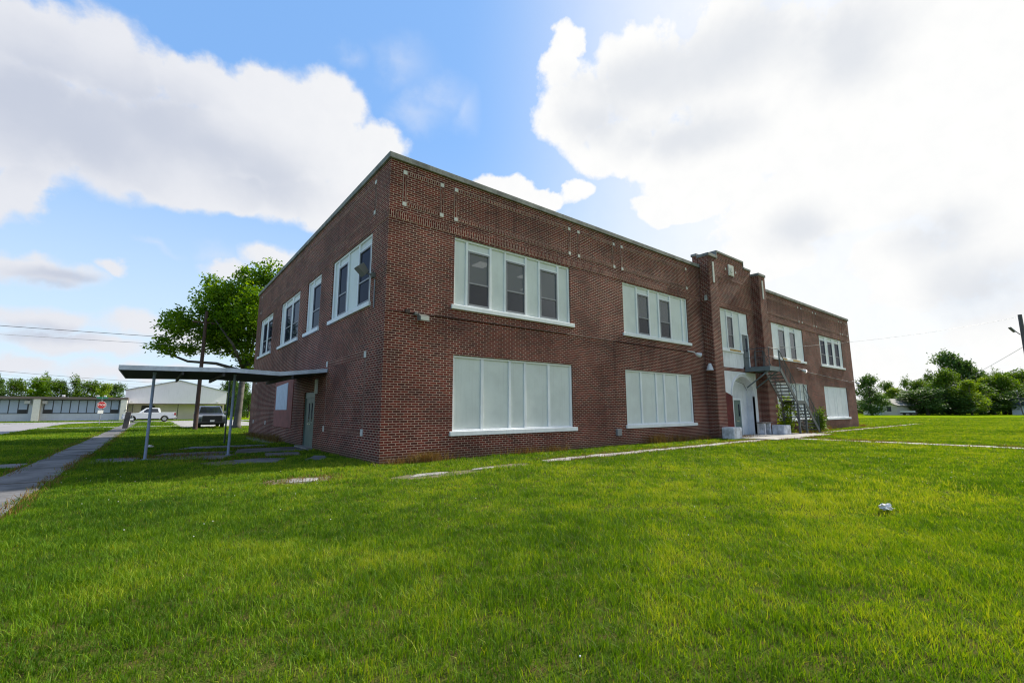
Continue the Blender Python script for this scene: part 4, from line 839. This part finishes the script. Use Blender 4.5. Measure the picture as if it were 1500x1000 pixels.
# the large pale-barked tree behind the school, built limb by limb
tb = at(357, 40.0); T = thing('broadleaf_tree', 'large leafy tree with pale forked trunk behind the brick school corner', 'tree', tb)
rt = Vector((RT[0], RT[1], 0)).normalized(); fw = Vector((FW[0], FW[1], 0)).normalized()
def tp(dx, z, dep=0.0): return tb + rt * dx + fw * dep + Vector((0, 0, z))
mb = MB(); mb.tube([tp(0, -.1), tp(0.02, .3), tp(.12, 2.5), tp(.2, 4.4)], [0.46, .30, .24, .22], 14)
LIMB = [[tp(.2, 4.2), tp(-.25, 5.6, .8), tp(-1.3, 6.9, 2.0), tp(-2.3, 9, 2.4), tp(-3.0, 11, 2.2)], [tp(.2, 4.3), tp(.7, 6), tp(1.1, 8.4, -.3), tp(1.3, 11.5, -.2), tp(1.5, 13.2)],
        [tp(-.2, 5.0), tp(-2.0, 5.55, -.4), tp(-4.2, 5.7, -.8), tp(-6.2, 6.5, -1), tp(-7.2, 7.2, -1.2)], [tp(.3, 4.6), tp(-.2, 7, 1), tp(-.4, 9.5, 2), tp(-.5, 11.6, 2.4)],
        [tp(.5, 5.2), tp(1.8, 7, .8), tp(3.2, 9, 1.5), tp(4.2, 11, 1.8)], [tp(-.5, 6.2), tp(-2.8, 7.4, 1.5), tp(-5, 8.8, 2)], [tp(.2, 5), tp(.3, 7, -2), tp(-.8, 9, -3)],
        [tp(-2.4, 8.2, .4), tp(-4.2, 9.2, -.5), tp(-5.6, 9.6, -1)]]
for l in LIMB: mb.tube(l, [.13 * (1 - .8 * q / (len(l) - 1)) + .02 for q in range(len(l))], 8)
mb.build('trunk', BARK, T, smooth=True)
S_ = 1 / 16.5
LOB = [(tp((x - 357) * S_, 1.5 + (600 - y) * S_, dep), rx * S_, rz * S_) for (x, y, rx, rz, dep) in
       ((385, 402, 26, 24, 0), (362, 420, 28, 26, .8), (340, 440, 30, 28, -.6), (305, 447, 30, 30, .3), (274, 478, 24, 20, -1), (258, 508, 12, 10, -1.4), (300, 485, 34, 24, 1.2), (335, 480, 36, 34, 0), (372, 460, 32, 36, -1), (400, 440, 34, 40, 1), (284, 514, 24, 9, -1.2), (330, 508, 26, 14, .6), (364, 500, 28, 28, .2), (425, 470, 30, 36, 1.5), (412, 400, 16, 14, .6), (243, 512, 4, 4, -1.5), (302, 412, 10, 13, 0), (322, 425, 14, 18, .5), (345, 400, 14, 12, .4), (365, 532, 18, 12, .3))]
lb = [(c.x, c.y, c.z, r, r * .95, h) for c, r, h in LOB]
vd = (Vector((CAM[0], CAM[1], 0)) - tb).normalized()
lb += [(c.x + vd.x * 2.4 + rt.x * .25, c.y + vd.y * 2.4 + rt.y * .25, c.z, r * .7, r * .7, h * .8) for c, r, h in LOB[3:9]]
C = clumps(lb, 36, 5, 0.5); V, F, sh = leaves(C, np.full(len(C), .25), 19, 0.26, seed=9)
npmesh('crown', V - np.array(tb), [F], LEAF, sh, T)

def generic_tree(seed, h, w, nl, leaf, m, bark, low=0.12, spire=0.0):
    """a tree around the origin, about h tall and w wide; returns (trunk mesh, crown mesh)"""
    g = np.random.default_rng(seed); lob = []
    n = 9
    for q in range(n):
        f = q / (n - 1); z = h * (low + .12 + (0.80 - low) * f); rr = w * .5 * (math.sin(math.pi * min(1, .25 + .72 * f)) * (1 - spire * f) + .05)
        a = g.uniform(0, 6.28); o = rr * g.uniform(.35, .75); s = w * g.uniform(.20, .32)
        lob.append((o * math.cos(a), o * math.sin(a), z, s, s, s * h / w * g.uniform(.38, .6)))
    lob.append((0, 0, h * .85, w * .2, w * .2, h * .13)); lob.append((0, 0, h * .5, w * .34, w * .34, h * .34))
    C = clumps(lob, 1, seed, .45)
    k = nl // 22; idx = g.integers(0, len(lob), k); d = g.normal(size=(k, 3)); d /= np.linalg.norm(d, axis=1)[:, None]
    L = np.array(lob); C = L[idx, :3] + d * (g.uniform(.3, 1.08, k)[:, None]) * L[idx, 3:]
    C[:, 2] = np.clip(C[:, 2], h * .05, None)
    V, F, sh = leaves(C, np.full(k, w * .045), 22, leaf, seed=seed)
    mb = MB(); mb.tube([(0, 0, -.1), (.05, 0, h * .2), (.1, .05, h * .45), (.05, 0, h * .8)], [w * .035, w * .026, w * .02, .03], 8)
    for q in range(6):
        a = q * 1.1 + seed; z = h * (.25 + .08 * q); mb.tube([(0.05, 0, z), (w * .22 * math.cos(a), w * .22 * math.sin(a), z + h * .14), (w * .36 * math.cos(a), w * .36 * math.sin(a), z + h * .2)], [w * .014, w * .009, .02], 6)
    return mb, V, F, sh, m, bark
PROTO = {}
def proto(kind):
    if kind not in PROTO:
        spec = {'dark': (21, 10, 9, 6600, .42, LEAFD, BARKD, .0), 'dark_low': (22, 10, 11, 6600, .42, LEAFD, BARKD, .0), 'mid': (23, 10, 9, 6600, .42, LEAFM, BARKD, .05), 'mid_wide': (24, 10, 12, 7000, .45, LEAFM, BARKD, .02),
                'light': (25, 10, 9, 5600, .42, LEAFL, BARK, .06), 'open': (26, 10, 8, 3000, .40, LEAFM, BARKD, .3), 'bright': (27, 10, 8, 6000, .42, LEAF, BARKD, .04)}[kind]
        PROTO[kind] = generic_tree(*spec)
    return PROTO[kind]
MESHES = {}
def far_tree(kind, px, depth, top, wpx, label, group='trees beyond the field'):
    p = at(px, depth); ct = 1 / math.sqrt(1 + ((px - 750) / 662) ** 2)
    h = 1.5 + (600 - top) * depth / 662; w = wpx * depth * ct / 662
    T = thing('tree', label, 'tree', p, random.uniform(0, 6.28), group, local=True)
    mb, V, F, sh, m, bark = proto(kind); ww = {'dark': 6.6, 'dark_low': 7.5, 'mid': 6.4, 'mid_wide': 8.2, 'light': 6.6, 'open': 6.5, 'bright': 6}[kind]
    T.scale = (w / ww, w / ww, h / 10.0)
    if kind not in MESHES:
        a = mb.build('trunk', bark, T); b = npmesh('crown', V, [F], m, sh, T); MESHES[kind] = (a.data, b.data)
    else:
        for nm, me in zip(('trunk', 'crown'), MESHES[kind]):
            o = bpy.data.objects.new(nm, me); COL.objects.link(o); o.parent = T
    return T
RIGHT = [('dark', 1264, 112, 554, 40, 'dark round tree just right of the school corner'), ('mid', 1292, 128, 562, 26, 'mid green tree behind the distant cream house'), ('light', 1300, 124, 570, 34, 'pale yellow-green tree above the cream house roof'),
         ('dark_low', 1345, 112, 572, 58, 'broad dark blue-green bush tree left of the tall tree'), ('mid', 1335, 125, 560, 40, 'rounded green tree behind the broad dark bush'), ('open', 1352, 130, 549, 30, 'thin open tree left of the tallest crown'),
         ('dark', 1385, 130, 521, 62, 'tallest dark spreading tree above the whole tree line'), ('dark', 1408, 128, 534, 44, 'dark tree leaning on the right of the tallest one'), ('mid', 1376, 115, 545, 46, 'feathery mid green tree in front of the tallest one'),
         ('dark_low', 1385, 113, 574, 64, 'dark undergrowth tree at the foot of the tallest one'), ('light', 1408, 110, 559, 44, 'light green tree with visible trunk near field edge'), ('light', 1432, 120, 556, 36, 'second light green tree right of the visible trunk'),
         ('dark', 1430, 132, 550, 34, 'dark tree top behind the light green pair'), ('mid_wide', 1455, 118, 553, 60, 'wide mid green tree left of the thin pole'), ('dark_low', 1440, 114, 580, 60, 'low dark bush tree beneath the light green pair'),
         ('open', 1452, 128, 546, 26, 'sparse tree top poking above the wide green tree'), ('mid_wide', 1492, 122, 548, 60, 'wide mid green tree behind the blue shed'), ('dark_low', 1478, 113, 576, 50, 'low dark bush tree right behind the thin pole'),
         ('mid', 1530, 116, 545, 60, 'green tree at the right border beyond the shed'), ('dark', 1580, 120, 540, 70, 'dark tree outside the right border'), ('mid_wide', 1650, 120, 545, 90, 'broad green tree farthest to the right'),
         ('dark_low', 1300, 135, 580, 60, 'dark mass of bushes behind the cream house'), ('dark_low', 1322, 116, 578, 46, 'low dark bush tree right of the small trailer'), ('mid_wide', 1420, 116, 566, 60, 'wide leafy green tree between the visible trunk and the thin pole'), ('dark_low', 1462, 120, 568, 60, 'dark broad tree filling the gap behind the thin pole'),
         ('dark', 1365, 118, 562, 50, 'dark green tree tucked under the tallest crown'), ('mid', 1470, 126, 549, 44, 'tall mid green tree directly above the thin pole'), ('dark_low', 1280, 140, 582, 60, 'dark low trees left of the cream house'), ('dark_low', 1500, 130, 572, 80, 'dark broad tree behind the shed roof'), ('dark_low', 1262, 150, 586, 90, 'farthest dark belt of trees just right of the school wall'), ('dark_low', 1335, 152, 586, 100, 'farthest dark belt of trees behind the trailer'), ('dark_low', 1410, 152, 584, 100, 'farthest dark belt of trees behind the visible trunk'), ('dark_low', 1490, 150, 582, 110, 'farthest dark belt of trees behind the thin pole and shed'),
         ('open', 1318, 130, 556, 22, 'slender open tree between cream house and dark bush')]
for k, px, dp, top, w, l in RIGHT: far_tree(k, px, dp, top, w, l)
LEFT = [('dark', 2, 112, 547, 34, 'dark pine-like tree at the left edge behind the low building'), ('mid_wide', 36, 118, 557, 46, 'broad green tree behind the left end of the low roof'), ('bright', 66, 116, 555, 44, 'bright green tree in the middle behind the low building'), ('open', 78, 120, 549, 28, 'sparse tree top above the bright green tree'),
        ('mid', 96, 116, 557, 36, 'mid green tree behind the roof vents'), ('open', 122, 118, 552, 34, 'open leafed tree above the two roof vents'), ('mid_wide', 146, 120, 560, 44, 'wide green tree behind the stop sign'), ('light', 166, 118, 561, 28, 'pale thin tree left of the white gabled hall'),
        ('dark', 180, 122, 563, 34, 'dark tree touching the left eave of the white hall'), ('mid', -40, 112, 548, 50, 'green tree outside the left border'), ('dark', -90, 115, 545, 60, 'dark tree farthest to the left'),
        ('dark', 345, 104, 556, 30, 'dark tall tree right of the white gabled hall'), ('dark', 362, 100, 560, 26, 'dark tree seen between pale trunk and brick wall'), ('mid', 352, 112, 566, 40, 'green tree behind the pale trunk'), ('dark_low', 372, 96, 575, 30, 'dark bush tree against the far corner of the school')]
for k, px, dp, top, w, l in LEFT: far_tree(k, px, dp, top, w, l, 'trees behind the buildings across the street')

# shrubs at the stair and weeds along the walls
def shrub(name, label, c, h, w, m, seed, leaf=0.10, n=60):
    T = thing(name, label, 'shrub', c); g = np.random.default_rng(seed)
    mb = MB()
    for q in range(7):
        a = g.uniform(0, 6.28); mb.tube([(c[0], c[1], 0), (c[0] + w * .2 * math.cos(a), c[1] + w * .2 * math.sin(a), h * .5), (c[0] + w * .35 * math.cos(a), c[1] + w * .35 * math.sin(a), h * .9)], [.02, .012, .006], 5)
    mb.build('stems', BARKD, T)
    C = np.array([(0, 0, 0)]) + clumps([(0, 0, h * .55, w * .5, w * .5, h * .48), (w * .1, 0, h * .8, w * .3, w * .3, h * .25), (-w * .1, w * .1, h * .3, w * .45, w * .45, h * .3)], n, seed, .3)
    C[:, 2] = np.clip(C[:, 2], .06, None); V, F, sh = leaves(C, np.full(len(C), w * .09), 18, leaf, seed=seed)
    npmesh('foliage', V, [F], m, sh, T)
shrub('shrub', 'upright light green shrub growing under the upper stair flight', (25.75, -0.75, 0), 2.2, 1.1, LEAFL, 31, .12, 90)
shrub('shrub', 'dark green bushy shrub at the foot of the steel stair', (29.3, -1.3, 0), 1.45, 1.15, LEAFM, 32, .12, 110)
shrub('shrub', 'small yellowish shrub by the wall behind the stair foot', (31.0, -0.6, 0), 0.9, 1.0, LEAFL, 33, .10, 70)

def blades(P, h, w, shade, lean=0.45, seed=0, wind=(0, 0)):
    """thin curved grass blades: 5 points each"""
    g = np.random.default_rng(seed); n = len(P); a = g.uniform(0, 2 * np.pi, n); b = g.uniform(0, 2 * np.pi, n)
    d = np.stack([np.cos(a), np.sin(a), np.zeros(n)], 1); ld = np.stack([np.cos(b), np.sin(b), np.zeros(n)], 1)
    l = (np.abs(g.normal(size=n)) * lean * h)[:, None]; ld = ld * l; zz = np.zeros((n, 3)); zz[:, 2] = 1
    w = w[:, None]; hh = h[:, None]
    V = np.stack([P - d * w * .5, P + d * w * .5, P + ld * .3 + zz * hh * .55 - d * w * .42, P + ld * .3 + zz * hh * .55 + d * w * .42, P + ld + zz * hh], 1).reshape(-1, 3)
    i = np.arange(n)[:, None] * 5
    return V, [i + np.array([[0, 1, 3, 2]]), i + np.array([[2, 3, 4]])], np.repeat(shade, 5)
def inpoly(P, poly):
    x, y = P[:, 0], P[:, 1]; r = np.zeros(len(P), bool)
    for (x1, y1), (x2, y2) in zip(poly, poly[1:] + poly[:1]):
        c = ((y1 > y) != (y2 > y)) & (x < (x2 - x1) * (y - y1) / ((y2 - y1) if y2 != y1 else 1e-9) + x1); r ^= c
    return r
def patch(P, s, ph=0.0):
    x, y = P[:, 0] * s, P[:, 1] * s
    return (np.sin(x * 1.3 + 1.7 * np.sin(y * .9 + ph) + ph) + np.sin(y * 1.7 + 1.3 * np.sin(x * 1.1 + 2 * ph)) + np.sin((x + y) * .8 + ph * 3 + np.sin(x * 2.3 - y * 1.9))) / 3
def weeds(x, y, n, h, spread, label, m=DRY, seed=0):
    g = np.random.default_rng(seed); P = np.zeros((n, 3)); P[:, 0] = g.normal(size=n) * spread[0]; P[:, 1] = np.clip(g.normal(size=n) * spread[1], -9, (-0.03 - y) if y < 0 and x > 0 else 9)
    V, F, sh = blades(P, g.uniform(.4, 1.1, n) * h, np.full(n, .012), g.random(n), .7, seed)
    o = npmesh('weed_clump', V, F, m, sh); o.location = (x, y, 0)
    tag(o, label, 'weeds', 'weed clumps along the walls')
weeds(1.35, -0.22, 520, .36, (.34, .10), 'dry brown weed clump by the front corner of the school', seed=1)
weeds(0.5, -0.2, 160, .22, (.3, .08), 'thin yellowed weeds right at the school corner', seed=2)
weeds(5.2, -0.2, 200, .30, (.5, .1), 'sparse dry weeds under the nearest boarded window', seed=3)
weeds(6.6, -0.2, 170, .28, (.3, .1), 'dry weeds below the right end of the nearest boarded window', seed=4)
weeds(12.9, -0.22, 420, .5, (.45, .1), 'tall rusty weeds under the second boarded window', seed=5)
weeds(14.6, -0.22, 260, .4, (.4, .1), 'rusty weeds below the right half of the second boarded window', seed=6)
weeds(16.6, -0.3, 260, .3, (.5, .12), 'brown weeds in the corner beside the left pier', seed=7)
weeds(19.9, -0.8, 300, .18, (.6, .25), 'orange-brown weeds beside the left concrete block', seed=8)
weeds(27.2, -1.3, 380, .25, (1.1, .3), 'orange weeds between the stair posts', seed=9)
weeds(33, -0.4, 300, .4, (1.2, .15), 'yellow weeds along the wall right of the stair', seed=10)
weeds(42.9, -0.2, 200, .3, (.4, .2), 'dark weeds at the far front corner of the school', seed=11)
weeds(-0.25, 13.2, 420, .42, (.12, 1.1), 'yellow-green weeds beneath the brown boarded opening', seed=12)
weeds(-0.3, 17.5, 420, .32, (.14, 1.6), 'straggling weeds at the far end of the side wall', seed=13)
weeds(-6.1, 4.6, 300, .22, (.22, .3), 'dark green weed clump beside the footpath', LEAFM, 14)

# ------------------------------------------------------------------ the mown grass itself
def grass():
    g = np.random.default_rng(3)
    zs = np.linspace(0.6, 78, 5000); dens = 4500 * np.minimum(1, (5.5 / zs) ** 1.85); lat = 1.3 * zs + 3.6
    pdf = dens * 2 * lat / 7.0; N = int(np.sum((pdf[1:] + pdf[:-1]) * .5 * np.diff(zs))); cdf = np.cumsum(pdf); cdf /= cdf[-1]
    z = np.interp(g.random(N), cdf, zs); l = g.uniform(-1, 1, N) * (1.3 * z + 3.6)
    f2 = FW[:2] / np.linalg.norm(FW[:2]); r2 = RT[:2] / np.linalg.norm(RT[:2])
    T0 = np.zeros((N, 3)); T0[:, 0] = CAM[0] + f2[0] * z + r2[0] * l; T0[:, 1] = CAM[1] + f2[1] * z + r2[1] * l
    # blades grow in small tufts of seven
    tuft = np.repeat(g.normal(size=N) * .16, 7); P = np.repeat(T0, 7, 0); z = np.repeat(z, 7); off = g.normal(size=(len(P), 2)) * (.034 * np.maximum(1, z / 9))[:, None]
    P[:, :2] += off; N = len(P)
    keep = np.ones(N, bool)
    for poly in EXCL: keep &= ~inpoly(P + g.normal(size=P.shape) * (.05 + .10 * np.clip(patch(P, 1.9, 4.), 0, 1))[:, None], [tuple(q) for q in poly])
    for (cx, cy, rx, ry) in SOILS:
        q = ((P[:, 0] - cx) / rx) ** 2 + ((P[:, 1] - cy) / ry) ** 2; keep &= ~((q < 1) & (g.random(N) < .8))
    P = P[keep]; z = z[keep]; tuft = tuft[keep]; n = len(P)
    clump = patch(P, 2.6, .4) * .5 + patch(P, 7.0, 2.1) * .5
    h = (0.043 + .017 * clump + .014 * g.random(n)) * (1 + .10 * np.minimum(z, 40) / 10) * g.uniform(.65, 1.3, n)
    h *= 1 + .22 * patch(P, .8, 5.0) + .28 * patch(P, 3.4, 1.6); h = np.where(g.random(n) < .025, h * 1.8, h)
    w = .0045 * np.maximum(1, (z / 5.0) ** .92) * g.uniform(.7, 1.3, n)
    s = .42 + .22 * patch(P, .35, 1.0) + .24 * patch(P, 1.4, 2.7) + .22 * patch(P, 4.5, .7) + g.normal(size=n) * .17 + tuft
    s = np.where(g.random(n) < .025, .97, s)
    s += .08 * np.clip((P[:, 0] + 2) / 14, -.4, 1)
    s -= 0.10 * np.exp(-((P[:, 0] + 6) ** 2) / 8)
    # wispy pale patch of seeding grass near the litter
    sp = (((P[:, 0] - 5.6) / 2.4 + .25 * patch(P, 1.5, 1.)) ** 2 + ((P[:, 1] + 10.2) / 1.1 + .3 * patch(P, 2., 3.)) ** 2 < 1) & (g.random(n) < .10)
    h = np.where(sp, h * 1.7, h); s = np.where(sp, 1.0, s)
    V, F, sh = blades(P, h, w, np.clip(s, 0, 1), .7, 8)
    tag(npmesh('grass', V, F, GRASSM, sh), kind='stuff')
grass()
def dry_edges():
    g = np.random.default_rng(21); Q = []
    for (x0, x1, y0, y1, n) in ((20.2, 20.35, -14, -3, 2200), (21.45, 21.7, -14, -3, 2600), (26, 55, -2.05, -1.8, 1800), (26, 50, -1.4, -1.15, 1600), (4, 18.6, -2.7, -2.5, 1300), (4, 18.6, -2.05, -1.85, 1300), (18.6, 26.2, -3.1, -2.8, 1100), (-6.75, -6.5, -6, 10, 1500), (-6.55, -6.35, 10, 34, 900), (-7.8, -7.5, -2, 30, 1200), (-4.6, -1, 4.0, 4.5, 300), (-5.6, -1.2, 8.2, 9.2, 700), (-5.8, -3.0, 6.2, 7.2, 500), (-3.2, -1.4, -2.2, -1.3, 260)):
        P = np.zeros((n, 3)); P[:, 0] = g.uniform(x0, x1, n) + g.normal(size=n) * .06; P[:, 1] = g.uniform(y0, y1, n) + g.normal(size=n) * .06
        Q.append(P[patch(P, 1.1, .3) + g.normal(size=n) * .3 > -.2])
    P = np.concatenate(Q); n = len(P)
    V, F, sh = blades(P, g.uniform(.05, .13, n), np.full(n, .012), g.random(n), .8, 22)
    tag(npmesh('dry_grass', V, F, DRY, sh), kind='stuff')
dry_edges()
def clover():
    g = np.random.default_rng(41); C = []
    for (cx, cy, sx, sy, n) in ((9, -8.5, 3.5, 1.6, 60), (16, -9.5, 3, 2, 60), (-3.6, -3.4, 1.6, 1.6, 16), (-6, 1, 0.5, 2, 10), (1.5, -7.5, 2.5, 2, 9)):
        C.append(np.stack([cx + g.normal(size=n) * sx, cy + g.normal(size=n) * sy, g.uniform(.045, .075, n)], 1))
    C = np.concatenate(C); n = len(C); r = .008
    O = np.array([(1, 0, 0), (0, 1, 0), (-1, 0, 0), (0, -1, 0), (0, 0, 1), (0, 0, -1)]) * r
    V = (C[:, None, :] + O[None]).reshape(-1, 3); T_ = np.array([(0, 1, 4), (1, 2, 4), (2, 3, 4), (3, 0, 4), (1, 0, 5), (2, 1, 5), (3, 2, 5), (0, 3, 5)])
    tag(npmesh('clover_flowers', V, [(np.arange(n)[:, None, None] * 6 + T_[None]).reshape(-1, 3)], FLOWER), kind='stuff')
clover()
# litter
def litter(x, y, s, label, seed):
    bm = bmesh.new(); bmesh.ops.create_icosphere(bm, subdivisions=3, radius=1.0); g = random.Random(seed)
    for v in bm.verts:
        k = 1 + .32 * math.sin(v.co.x * 5 + seed) * math.sin(v.co.y * 4.3 + 1) + .22 * math.sin(v.co.z * 8 + v.co.x * 6) + g.uniform(-.08, .08)
        v.co = Vector((v.co.x * k * s, v.co.y * k * s * .7, max(-.3, v.co.z) * k * s * .55 + .06))
    me = bpy.data.meshes.new('litter'); bm.to_mesh(me); bm.free(); me.materials.append(PAPER)
    o = bpy.data.objects.new('litter', me); COL.objects.link(o); o.location = (x, y, 0.02); tag(o, label, 'litter')
litter(3.42, -10.38, 0.10, 'crumpled white paper bag lying on the grass at the right', 4)
litter(-5.0, 11.2, 0.10, 'small pale scrap of litter beside the left footpath', 9)
